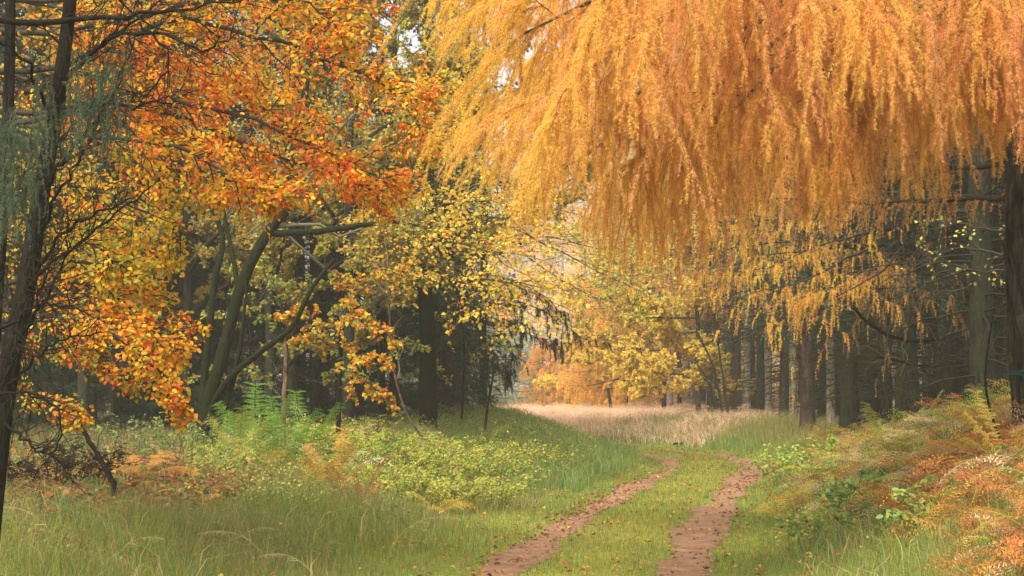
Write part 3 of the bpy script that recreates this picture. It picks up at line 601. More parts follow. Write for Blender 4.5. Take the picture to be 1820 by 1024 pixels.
# ------------------------------------------------------------------ broadleaved trees
def broadleaf(name, base, stems, label, cat, leafcols, seed, barkm=M_MOSSY, twigc=(.12, .115, .07), lv=(7, 7, 6), leafn=5, lsize=.08, up=.15, flat=.8, wts=None, ln=((.35, .6), (.35, .6), (.3, .55)), group=None, w=.36, ang=.85, simple=False, tz=None, leaf_t=.1, t00=.3):
    """stems: list of (points, r0, r1, spawns) in world space"""
    g = np.random.default_rng(seed); root = empty(name, tuple(base), label, cat, group); mb = MB(); lines = []; rads = []
    for st in stems:
        pts, r0, r1, sp = st; Lx, rx = branch(mb, pts, r0, r1, 16, 10, wig=r0 * .12, C=(1, 1, 1), pw=.9)
        if sp: lines.append(Lx); rads.append(rx)
    mb.build('trunk', barkm, root, loc=base)
    L0 = np.array(lines); R0 = np.array(rads); tw = MB(); cur, rc = L0, R0
    for k, n in enumerate(lv):
        cur, rc, _ = spawn(cur, rc, n, g, t00 if k == 0 else .12, 1, ang, ln[k], up=up, wig=.09, K=6 if k == 0 else 4, flat=flat, rr=.45, absr=[.016, .007, .003][min(k, 2)] if k else None)
        if k == 0: rc = np.minimum(rc, .03)
        tubes(tw, cur, rc, 5 if k == 0 else 3, twigc)
    tw.build('twigs', M_TWIG, root, loc=base)
    ii = np.repeat(np.arange(len(cur)), leafn); t = g.uniform(leaf_t, 1, len(ii)); p, T = sampleN(cur, ii, t); ax = nrm(T + g.normal(0, .7, p.shape)); ax[:, 2] -= .25
    no = g.normal(0, .5, p.shape) * np.array([1, 1, .5]) + np.array([0, -.35, .8]); fo = MB(); leaves(fo, p, ax, no, lsize * g.uniform(.6, 1.15, len(p)), pal(leafcols, len(p), g, wts, .18), g, .3, w, simple)
    fo.build('foliage', M_LEAF, root, loc=base); return root

BEECH = [(.84, .38, .02), (.82, .22, .015), (.86, .52, .025), (.72, .11, .02), (.54, .44, .035), (.38, .38, .045), (.42, .12, .03)]

def beech():
    """the beech whose trunk stands left of the frame and whose layered sprays reach in"""
    g = np.random.default_rng(81); d0 = 14.5; bx = X(-420, d0); bz = float(H(bx, d0)); base = (bx, d0, bz)
    root = empty('beech_tree', base, 'beech reaching in from the left with layered sprays of orange, red and yellow leaves', 'tree')
    mb = MB(); branch(mb, [(bx, d0, bz - .3), (bx + .05, d0, bz + 3), (bx + .1, d0 + .2, bz + 6.5), (bx, d0, bz + 12)], .24, .05, 20, 14); mb.build('trunk', M_GREYBARK, root, loc=base)
    tk = lambda z: np.array([bx + .08, d0 + .1, z])
    # sprays: (start z on the trunk, pixel path..., width factor, colour bias)
    SP = [  # upper band
        (4.6, [(60, 130, 14), (300, 40, 13.5), (480, 70, 13.2), (640, 130, 13), (770, 190, 12.8)], 1.0, 'o'),
        (4.8, [(60, 60, 14), (320, 10, 13), (520, 0, 12.8), (620, 60, 12.6)], .8, 'o'),
        (5.2, [(100, 0, 15), (350, -40, 15), (520, 60, 15), (700, 160, 15), (760, 250, 15)], .9, 'o'),
        # second band
        (4.3, [(0, 220, 14), (230, 170, 13.6), (400, 200, 13.4), (560, 260, 13.2), (690, 330, 13)], 1.0, 'r'),
        (4.0, [(60, 200, 14), (220, 180, 14), (400, 240, 14), (560, 300, 14), (680, 350, 14)], 1.0, 'r'),
        (4.5, [(0, 160, 15), (230, 110, 15.4), (380, 150, 15.4), (520, 230, 15.4), (640, 310, 15.4)], 1., 'o'),
        (4.2, [(0, 240, 13), (180, 240, 12.6), (330, 270, 12.5), (430, 330, 12.5), (500, 350, 12.5)], .8, 'o'),
        (4.9, [(0, 60, 14), (180, 60, 14), (300, 90, 14), (430, 150, 14)], 1., 'r'),
        (4.9, [(0, 0, 15.5), (130, 20, 15.5), (260, 40, 15.5), (380, 60, 15.5)], 1., 'o'),
        (4.9, [(-40, 120, 15), (100, 150, 15), (190, 180, 15), (300, 230, 15)], 1., 'o'),
        # left block
        (3.2, [(-60, 350, 14), (80, 330, 13.8), (200, 350, 13.6), (330, 420, 13.4)], .9, 'y'),
        (3.0, [(-60, 380, 15), (80, 380, 15), (200, 410, 15), (300, 470, 15)], .9, 'y'),
        (3.0, [(-60, 420, 13.4), (60, 400, 13.2), (160, 440, 13), (250, 495, 13)], .8, 'y'),
        (3.4, [(-60, 280, 14.6), (100, 280, 14.6), (240, 300, 14.6), (370, 340, 14.6)], .8, 'y'),
        # lower sprays
        (2.3, [(-60, 520, 13.6), (80, 490, 13.4), (200, 520, 13.2), (270, 580, 13), (315, 625, 12.9)], .85, 'o'),
        (2.2, [(-60, 560, 14.4), (80, 540, 14.4), (200, 560, 14.4), (270, 590, 14.2), (315, 625, 14)], .7, 'o'),
        (2.0, [(-60, 580, 12.8), (90, 560, 12.6), (210, 600, 12.4), (280, 660, 12.3), (320, 725, 12.2)], .55, 'o'),
        (2.0, [(-60, 640, 14), (60, 610, 13.8), (160, 640, 13.6), (230, 680, 13.5)], .5, 'b'),
        (1.8, [(-60, 690, 13), (20, 700, 12.8), (100, 720, 12.6), (140, 745, 12.5)], .4, 'b'),
        (2.4, [(-60, 480, 15.4), (100, 460, 15.4), (210, 490, 15.4), (280, 530, 15.4)], .8, 'y')]
    W = {'y': [2.6, .9, 4, .25, 6, 5, .5], 'o': [5, 3.5, 3, 1.6, 3, 1.6, 1], 'r': [4, 6, 2.5, 4, 1.4, .6, 1.2], 'b': [1, 1.5, .8, .5, 3, 3, 4]}
    tw = MB(); fo = MB()
    for z, pts, wf, cb in SP:
        line = smooth_line([tk(z)] + [P(*q) for q in pts], 22, .015, g)
        tubes(tw, line, np.linspace(.032, .004, 22), 6, (.05, .042, .03)); part = line[None, 4:]
        A, RA, _ = spawn(part, np.full((1, 18), .01), 30, g, .05, 1, .9, (.14 * wf, .33 * wf), up=-.1, wig=.05, K=6, flat=.3, absr=.007)
        tubes(tw, A, RA, 4, (.055, .045, .03))
        B_, RB_, _ = spawn(A, RA, 8, g, .1, 1, .8, (.3, .65), up=-.16, wig=.07, K=4, flat=.4, absr=.0028); tubes(tw, B_, RB_, 3, (.07, .055, .035))
        for src, m in ((B_, 10 if z > 3.5 else 6), (A, 8 if z > 3.5 else 6)):
            ii = np.repeat(np.arange(len(src)), m); t = g.uniform(.05, 1, len(ii)); p, T = sampleN(src, ii, t); p = p + g.normal(0, .03, p.shape)
            ax = nrm(T * .7 + g.normal(0, .5, p.shape) * np.array([1, 1, .5])); ax[:, 2] -= .2; no = g.normal(0, .38, p.shape) + np.array([0, -.45, .8])
            kx = (910 + FPX * p[:, 0] / p[:, 1] > 110) | (g.uniform(0, 1, len(p)) < .35); p, ax, no, ii = p[kx], ax[kx], no[kx], ii[kx]
            wts = np.array(W[cb]); cl = g.choice(7, len(src), p=wts / wts.sum()); own = g.choice(7, len(ii), p=wts / wts.sum()); pick = np.where(g.uniform(0, 1, len(ii)) < .45, cl[ii], own)
            leaves(fo, p, ax, no, .044 * g.uniform(.55, 1.2, len(p)), pal(BEECH, len(p), g, None, .15, base=pick), g, .3, .38)
    tw.build('branches', M_TWIG, root, loc=base); fo.build('foliage', M_LEAF, root, loc=base)
beech()

def W3(*pts): return [P(*p) for p in pts]
# the mossy many-stemmed tree
b = P(365, 800, 26); b[2] = float(H(b[0], 26)); d = 26
broadleaf('mossy_tree', b, [
    (W3((358, 830, d), (372, 710, d), (402, 610, d), (432, 495, d), (480, 410, d), (510, 365, d), (516, 300, d), (540, 180, d + .6), (560, 20, d + 1)), .115, .045, True),
    (W3((425, 520, d), (415, 460, d + .2), (402, 400, d + .4), (390, 300, d + .5), (400, 150, d + .5)), .045, .015, True),
    (W3((352, 830, d + .3), (366, 640, d + .3), (384, 490, d + .4), (396, 420, d + .5), (360, 330, d + .8), (340, 180, d + 1)), .07, .02, True),
    (W3((484, 414, d), (560, 412, d - .2), (650, 400, d - .5), (700, 395, d - .6), (745, 402, d - .8)), .06, .015, True),
    (W3((370, 810, d - .3), (395, 740, d - .4), (418, 660, d - .5), (432, 570, d - .6), (440, 470, d - .6)), .055, .015, False),
    (W3((365, 770, d), (395, 690, d - .5), (450, 635, d - .7), (515, 585, d - .9), (556, 510, d - 1), (596, 460, d - 1)), .06, .025, False),
    (W3((350, 810, d + .4), (325, 700, d + .5), (300, 590, d + .6), (270, 470, d + .6), (260, 300, d + .8)), .04, .015, False)],
    'mossy tree with several leaning green stems and a bare pole slanting right', 'tree', [(.42, .36, .07), (.5, .42, .08), (.55, .36, .06), (.3, .3, .07)], 91, lv=(9, 8, 6), leafn=2, lsize=.06, t00=.5, twigc=(.13, .13, .075), ln=((.22, .42), (.3, .55), (.3, .6)), simple=True)

OLIVE = [(.42, .38, .09), (.5, .42, .09), (.32, .31, .09), (.58, .36, .07), (.6, .48, .1)]
YEL = [(.66, .52, .07), (.7, .42, .05), (.5, .45, .08), (.72, .3, .04), (.4, .4, .08)]
def rounded_tree(px, d, hgt, spread, label, cols, seed, tr=.12, name='deciduous_tree', lean=0, bark=M_GREYBARK, lv=(8, 9, 6), leafn=9, ls=.085, start=.3, tw=(.14, .135, .085), nst=6, flat=.8, wts=None, gp=None, b0=.18, ups=.5):
    g = np.random.default_rng(seed); x = X(px, d); z = float(H(x, d)); st = [([(x, d, z - .3), (x + lean * .3, d, z + hgt * .3), (x + lean * .7, d + .1, z + hgt * .65), (x + lean, d, z + hgt)], tr, .03, True)]
    for k in range(nst):
        t = start + (1 - start) * k / nst * .8; a = g.uniform(0, 6.28); zz = z + hgt * t; xx = x + lean * t; r = spread * (1.1 - .5 * t) * g.uniform(.7, 1.1); c, s = math.cos(a), math.sin(a)
        st.append(([(xx, d, zz), (xx + c * r * .4, d + s * r * .4, zz + r * ups * .5), (xx + c * r, d + s * r, zz + r * ups)], tr * .5 * (1.1 - t), .015, True))
    return broadleaf(name, (x, d, z), st, label, 'tree', cols, seed, barkm=bark, lv=lv, leafn=leafn, lsize=ls, twigc=tw, ln=((b0, b0 + .2), (.3, .55), (.3, .6)), simple=True, flat=flat, wts=wts, group=gp)
g1 = 'deciduous trees behind the beech on the left'
rounded_tree(480, 33, 11, 3.4, 'tall grey stemmed tree with thin olive leaves behind the mossy tree', OLIVE, 101, gp=g1, start=.12, nst=9)
rounded_tree(620, 31, 10.5, 3.2, 'tree with thin olive and gold leaves between the mossy tree and the stout trunk', OLIVE, 102, gp=g1, start=.2, nst=8)
rounded_tree(330, 34, 12, 3.4, 'tall twiggy olive leaved tree behind the left stems of the mossy tree', OLIVE, 103, gp=g1, start=.12, nst=9)
rounded_tree(150, 32, 12, 3.2, 'yellow and olive tree standing behind the beech sprays at the left', YEL, 104, gp=g1, start=.2)
rounded_tree(250, 36, 12, 3.4, 'olive leaved tree behind the gap left of the mossy tree', OLIVE, 181, gp=g1, start=.2)
rounded_tree(560, 37, 12, 3.6, 'slender grey tree with gold tinted olive leaves high between the two larger ones', OLIVE, 182, gp=g1, start=.25)
rounded_tree(800, 39, 13, 3.6, 'high olive and yellow tree immediately right of the stout trunk', YEL + OLIVE, 183, gp=g1, start=.3)
rounded_tree(60, 38, 13, 3.6, 'yellow olive tree farthest left behind the dark spruce', OLIVE, 184, gp=g1, start=.2)
LOOSE = rounded_tree(860, 44, 14, 3.8, 'tall loose yellow green tree right of the stout trunk', YEL + OLIVE, 105, gp=g1, start=.25, ls=.12)
rounded_tree(700, 42, 14, 3.8, 'tall olive gold tree behind the stout trunk', OLIVE + [(.62, .5, .08)], 106, gp=g1, start=.25, ls=.12)
STOUT = rounded_tree(760, 34, 9.5, 3.6, 'stout green trunk with forked limbs and a dense olive yellow crown beside the dark spruces', [(.4, .42, .06), (.5, .46, .06), (.3, .34, .06), (.62, .46, .05)], 107, tr=.21, gp=g1, start=.3, bark=M_MOSSY, ls=.09, ups=.25, leafn=12)

# low orange beech growth before the dark wood
def spray_tree(px, py0, d, seed, label, limbs, cols, wts, tr=.04, leaf=.07, dens=1., name='beech_sapling', bark=M_DARKBARK, nA=16, nB=6, m=6, gp=None, host=None):
    g = np.random.default_rng(seed); x = X(px, d); z = float(H(x, d)); root = host or empty(name, (x, d, z), label, 'tree', gp); mb = MB(); tw = MB(); fo = MB(); base = tuple(root.location)
    if not host: branch(mb, [(x, d, z - .2), P(px + 5, py0 + 60, d), P(px, py0, d)], tr, tr * .4, 14, 8); mb.build('trunk', bark, root, loc=base)
    for pts in limbs:
        line = smooth_line([P(*q) for q in pts], 16, .01, g); tubes(tw, line, np.linspace(tr * .45, .004, 16), 6, (.05, .045, .03))
        A, RA, _ = spawn(line[None], np.full((1, 16), .01), nA, g, .1, 1, .85, (.15, .3), up=-.1, wig=.06, K=5, flat=.35, absr=.006); tubes(tw, A, RA, 4, (.055, .05, .035))
        B_, RB_, _ = spawn(A, RA, nB, g, .1, 1, .8, (.3, .6), up=-.1, wig=.06, K=4, flat=.4, absr=.003); tubes(tw, B_, RB_, 3, (.07, .06, .04))
        for src, mm in ((B_, m), (A, m)):
            ii = np.repeat(np.arange(len(src)), mm); t = g.uniform(.1, 1, len(ii)); p, T = sampleN(src, ii, t); ax = nrm(T + g.normal(0, .5, p.shape)); ax[:, 2] -= .15; no = g.normal(0, .4, p.shape) + np.array([0, -.35, .9])
            leaves(fo, p, ax, no, leaf * g.uniform(.6, 1.15, len(p)), pal(cols, len(p), g, wts, .2), g, .3, .38, True)
    tw.build('branches', M_TWIG, root, loc=base); fo.build('foliage', M_LEAF, root, loc=base); return root
spray_tree(600, 560, 26, 111, 'low beech sapling with rust and olive leaves before the dark wood', [
    [(598, 600, 26), (540, 560, 26), (500, 560, 25.8)], [(600, 560, 26), (650, 570, 25.6), (710, 610, 25.4)], [(600, 640, 26), (640, 630, 25.6), (700, 650, 25.2)], [(600, 600, 26), (620, 540, 26), (600, 480, 26.4)],
    [(602, 690, 26), (650, 680, 25.6), (700, 720, 25.4)], [(600, 620, 26), (560, 600, 26.4), (520, 610, 26.6)], [(602, 560, 26), (660, 500, 26.5), (720, 480, 27)]],
    BEECH, [2, 2, 2, 1, 4, 4, 2])
for k, (px, d, lab) in enumerate(((505, 29, 'olive green sapling low in the shade right of the mossy tree'), (440, 30, 'thin olive leaved sapling behind the mossy stems'), (670, 30, 'green leaved sapling before the dark wood left of the stout trunk'), (820, 36, 'green leaved sapling right of the stout trunk'))):
    spray_tree(px, 560, d, 310 + k, lab, [[(px, 700, d), (px - 50, 660, d), (px - 95, 670, d)], [(px, 640, d), (px + 50, 610, d), (px + 90, 620, d)], [(px, 600, d), (px - 40, 560, d), (px - 80, 555, d)], [(px, 560, d), (px + 40, 510, d), (px + 80, 500, d)], [(px, 560, d), (px - 20, 500, d), (px - 40, 460, d)]],
        [(.22, .3, .06), (.36, .38, .06), (.45, .4, .07), (.5, .3, .06)], [4, 3, 2, 1], tr=.03, leaf=.075, nA=12, nB=5, m=3, gp='small saplings in the shade on the left')
spray_tree(780, 520, 24, 112, None, [
    [(760, 430, 34), (780, 430, 30), (850, 440, 27), (905, 475, 26)], [(760, 440, 34), (780, 460, 30), (815, 500, 27), (860, 545, 26)], [(760, 400, 34), (850, 390, 30), (900, 390, 28), (960, 430, 27)], [(760, 440, 34), (740, 430, 30), (690, 440, 27)],
    [(765, 360, 34), (820, 360, 29), (900, 350, 27)], [(760, 400, 34), (720, 390, 30), (650, 380, 28)], [(760, 370, 34), (850, 330, 29), (950, 340, 28)], [(760, 430, 34), (800, 470, 30), (880, 500, 27), (960, 500, 27)]],
    [(.78, .55, .05), (.8, .38, .04), (.7, .5, .06), (.6, .52, .08), (.7, .2, .03)], [5, 3, 4, 3, 1], tr=.07, leaf=.08, nA=18, host=STOUT)
spray_tree(980, 470, 36, 113, None, [
    [(860, 440, 44), (880, 440, 40), (960, 420, 36), (1060, 440, 35), (1110, 430, 35)], [(860, 400, 44), (900, 400, 40), (980, 440, 36), (1060, 480, 35), (1140, 520, 35)], [(860, 430, 44), (900, 430, 38), (1000, 500, 35), (1060, 530, 34)], [(860, 370, 44), (900, 370, 38), (980, 370, 36), (1080, 400, 35)]],
    [(.3, .34, .06), (.45, .42, .07), (.6, .48, .08)], [2, 3, 2], tr=.07, leaf=.09, nA=16, nB=6, m=6, host=LOOSE)

# conifers of the left edge by the bend
LS = [spruce_variant(121, 13, .6, .14, 2.2, n=120, dead=0, cols=((.03, .085, .04), (.045, .1, .04), (.03, .07, .045)), ns=46, nl=.11, w=.03), spruce_variant(122, 15, 3.0, .16, 3.2, n=120, dead=50, cols=((.04, .065, .032), (.055, .075, .038), (.03, .05, .03)), ns=44, nl=.11, w=.028)]
for v, px, d, s, lab in ((0, 785, 41, .7, 'dark green spruce with drooping boughs at the bend, right of the stout trunk'), (1, 770, 46, 1., 'taller spruce behind the drooping one at the bend of the track'),
                         (1, 805, 53, .85, 'greyer spruce whose boughs reach into the pale gap over the bend'), (0, 700, 46, .7, 'dark spruce filling the gloom left of the stout trunk'), (0, 640, 44, .6, 'small dark spruce in the gloom behind the rusty beech sapling'),
                         (1, 560, 40, .8, 'dark spruce in the gloom behind the bare slanting pole'), (0, 600, 38, .5, 'young dark spruce low in the gloom right of the slanting pole'), (0, 480, 37, .6, 'young dark spruce low behind the bright green ferns'), (0, 400, 39, .6, 'young dark spruce low behind the stems of the mossy tree'), (0, 300, 36, .6, 'young dark spruce behind the leafy weeds'), (0, 210, 35, .6, 'young dark spruce left of the mossy tree in deep shade'), (0, 110, 34, .6, 'young dark spruce behind the lowest beech spray'), (0, 20, 33, .6, 'young dark spruce in the shade at the far left'), (0, 680, 40, .65, 'young dark spruce right behind the pale crooked stem'), (0, 815, 46, .5, 'green young spruce at the right end of the left wood'), (0, 790, 38, .5, 'young spruce with green boughs touching the stout trunk')):
    place(LS[v], X(px, d), d, lab, group='dark spruces on the left of the bend', s=s)

# far mid-distance colour; the hazy trees carry haze paleness in their leaves
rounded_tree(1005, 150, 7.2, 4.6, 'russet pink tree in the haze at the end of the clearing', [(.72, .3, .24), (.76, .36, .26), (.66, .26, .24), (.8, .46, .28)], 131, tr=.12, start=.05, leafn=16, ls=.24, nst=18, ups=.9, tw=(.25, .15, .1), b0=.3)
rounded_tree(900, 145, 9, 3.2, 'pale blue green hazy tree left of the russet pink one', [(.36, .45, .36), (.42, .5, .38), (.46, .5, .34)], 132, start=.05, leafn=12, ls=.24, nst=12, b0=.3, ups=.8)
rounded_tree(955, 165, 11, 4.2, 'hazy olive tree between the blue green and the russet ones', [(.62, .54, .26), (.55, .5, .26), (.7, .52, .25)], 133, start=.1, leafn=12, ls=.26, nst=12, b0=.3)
for k, (px, d, h_, lab) in enumerate(((1180, 66, 9, 'bright yellow birch hanging over the straw bank'), (1125, 74, 10, 'bright yellow birch left of the one over the straw bank'), (1240, 58, 9, 'yellow birch among the leaning thin stems'), (1060, 84, 9, 'golden birch farthest along the straw bank'))):
    rounded_tree(px, d, h_, 2.6, lab, [(.82, .64, .1), (.86, .56, .08), (.7, .6, .14)], 140 + k, tr=.1, name='birch_tree', start=.12, leafn=12, ls=.11, ups=.0, nst=13, b0=.34, gp='yellow birches along the clearing', bark=M_REDBARK)
GL = [larch_variant(45, 6.5, .5, LARCH_YEL, dens=1.1, dead=0, tr=.1, ndl=.1, nw=.024), larch_variant(46, 8, .9, LARCH_NEAR + LARCH_YEL, dens=1.1, dead=0, tr=.11, ndl=.1, nw=.024)]
for v, px, d, s, lab in ((0, 1085, 84, .8, 'small golden larch spreading low boughs right of the russet tree'), (1, 965, 120, .8, 'orange gold larch rising behind the russet tree'), (1, 1112, 76, 1., 'yellow larch in the haze before the golden birches')):
    place(GL[v], X(px, d), d, lab, group='larches around the clearing', s=s)
place(LV[1], X(1262, 60), 60, 'orange larch at the front of the right wood whose boughs hang over the bend', group='larches around the clearing', s=.85)
place(LV[3], X(1295, 66), 66, 'gold larch rising behind the straight dark trunk', group='larches around the clearing', s=1.)
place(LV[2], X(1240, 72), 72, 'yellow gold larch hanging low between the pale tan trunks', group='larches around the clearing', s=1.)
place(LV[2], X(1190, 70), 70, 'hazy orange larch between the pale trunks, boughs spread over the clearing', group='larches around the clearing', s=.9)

# hand placed low boughs at the front of the right wood
def low_boughs(root, boughs, cols, seed, lens, cover=.05, n=26, ndl=.04, nw=.008):
    g = np.random.default_rng(seed); base = tuple(root.location); lb = MB(); fo = MB(); B = np.array([smooth_line([P(*q) for q in b_], 14, .01, g) for b_ in boughs]); tubes(lb, B, np.linspace(.03, .006, 14)[None].repeat(len(B), 0), 5, (.05, .04, .028))
    S, RS, _ = spawn(B, np.full(B.shape[:2], .006), 12, g, .15, 1, .8, (.14, .32), up=-.15, wig=.05, K=5, flat=.4, absr=.005); tubes(lb, S, RS, 3, (.09, .06, .04))
    for src, m in ((B, n), (S, 5)):
        ii = np.repeat(np.arange(len(src)), m); t = g.uniform(.1, 1, len(ii)); p, T_ = sampleN(src, ii, t); D = nrm(T_ + g.normal(0, .35, p.shape) * np.array([1, 1, .3])); L = g.uniform(*lens, len(ii)); X_ = hang_strands(p, D, L, g, 5)
        tubes(lb, X_, np.linspace(.003, .001, 5)[None].repeat(len(X_), 0), 3, (.14, .09, .05)); needles(fo, X_, 90, ndl, nw, pal(cols, len(X_), g, None, .12), g, .5, .2)
    needles(fo, S, 70, ndl, nw, pal(cols, len(S), g, None, .1), g, .5)
    lb.build('low_boughs', M_TWIG, root, loc=base); fo.build('low_foliage', M_NEEDLE, root, loc=base)
def host(px, d, label, h=8, tr=.2, bark=None):
    x = X(px, d); z = float(H(x, d)); root = empty('larch_tree', (x, d, z), label, 'tree', 'larches around the clearing'); mb = MB(); branch(mb, [(x, d, z - .3), (x + .05, d, z + 3), (x, d, z + h), (x + .1, d, z + h * 2)], tr, tr * .4, 26, 12); mb.build('trunk', bark or M_GREYBARK, root, loc=(x, d, z)); return root
SPB = host(795, 44, 'spruce by the bend whose dark green bough tips reach right over the pale gap', tr=.14); SPB.name = 'spruce_tree'; SPB['group'] = 'dark spruces on the left of the bend'
low_boughs(SPB, [[(795, 500, 44), (870, 520, 42), (960, 550, 41), (1040, 605, 40)], [(795, 540, 44), (860, 560, 42), (930, 590, 41), (985, 620, 40)], [(795, 470, 44), (880, 490, 43), (960, 520, 42), (1010, 570, 42)], [(795, 600, 44), (840, 620, 42), (880, 650, 41), (905, 670, 41)]], [(.04, .07, .035), (.06, .085, .04), (.035, .055, .03)], 306, (.15, .45), n=20, ndl=.07, nw=.012)
low_boughs(host(1545, 36, 'shadowed larch with bright yellow low boughs spreading left over the bend', tr=.15), [[(1545, 420, 36), (1460, 425, 33), (1400, 430, 32), (1310, 440, 29), (1225, 462, 27)], [(1545, 390, 36), (1470, 440, 33), (1420, 460, 31), (1350, 480, 29), (1280, 480, 28)], [(1545, 380, 36), (1460, 385, 34), (1380, 390, 33), (1290, 400, 31), (1200, 430, 30)], [(1545, 440, 36), (1510, 440, 33), (1480, 440, 31), (1400, 450, 28), (1330, 455, 27)]],
    LARCH_YEL + [(.9, .62, .1)], 301, (.12, .35))
low_boughs(host(1600, 30, 'larch whose orange lower boughs dip before the reddish and mossy trunks', tr=.14), [[(1600, 430, 30), (1520, 450, 26), (1440, 495, 24), (1335, 522, 23)], [(1600, 450, 30), (1540, 480, 26), (1480, 510, 24), (1400, 540, 23.5)], [(1600, 400, 30), (1520, 420, 27), (1450, 440, 25), (1380, 470, 24)], [(1600, 440, 30), (1580, 470, 26), (1540, 500, 24), (1480, 530, 23.6)]],
    [(.86, .5, .09), (.88, .58, .09), (.8, .4, .1)], 302, (.15, .42))
low_boughs(host(1690, 32, 'larch with brown half bare boughs hanging in the dark above the sagging dead bough', tr=.14), [[(1690, 400, 32), (1640, 440, 28), (1590, 490, 26), (1560, 540, 25)], [(1690, 450, 32), (1660, 490, 27), (1620, 510, 25), (1570, 510, 24)], [(1560, 420, 31), (1600, 490, 27), (1650, 515, 25), (1700, 525, 24)], [(1690, 340, 32), (1640, 360, 30), (1580, 380, 28), (1500, 400, 27)]],
    [(.42, .24, .1), (.5, .28, .1), (.36, .2, .1)], 303, (.2, .5), ndl=.03, nw=.005, n=14)
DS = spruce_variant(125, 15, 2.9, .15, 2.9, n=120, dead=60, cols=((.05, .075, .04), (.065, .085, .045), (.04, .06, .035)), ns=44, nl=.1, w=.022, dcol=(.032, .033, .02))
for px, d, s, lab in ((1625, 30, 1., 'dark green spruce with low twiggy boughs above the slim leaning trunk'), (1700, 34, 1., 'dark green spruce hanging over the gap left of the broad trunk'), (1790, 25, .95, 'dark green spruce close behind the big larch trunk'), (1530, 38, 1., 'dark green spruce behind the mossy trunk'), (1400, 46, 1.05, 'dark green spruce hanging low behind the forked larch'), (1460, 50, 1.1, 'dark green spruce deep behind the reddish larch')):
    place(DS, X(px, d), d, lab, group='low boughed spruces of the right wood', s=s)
spray_tree(1900, 470, 19, 304, 'thin birch at the right with sparse small yellow leaves against the dark', [[(1900, 480, 19), (1800, 480, 19), (1720, 480, 19), (1640, 440, 19)], [(1900, 400, 19), (1780, 410, 19), (1700, 400, 19), (1620, 420, 19.4)], [(1900, 440, 19), (1780, 450, 19.4), (1700, 440, 20), (1610, 480, 20)]],
    [(.7, .6, .15), (.75, .5, .1), (.4, .42, .12)], [3, 2, 3], tr=.05, leaf=.055, nA=9, nB=4, m=1, name='birch_tree')
low_boughs(bpy.data.objects['larch_tree'], [[(1830, 350, 15), (1700, 355, 15.4), (1560, 362, 15.8), (1380, 352, 16)], [(1830, 290, 15), (1700, 300, 16), (1600, 320, 17), (1480, 330, 17.5)], [(1825, 180, 15), (1700, 210, 16), (1560, 260, 17), (1400, 290, 17.5)]], [(.7, .42, .16), (.8, .46, .13), (.6, .34, .14)], 305, (.1, .4), ndl=.03, nw=.005, n=34)

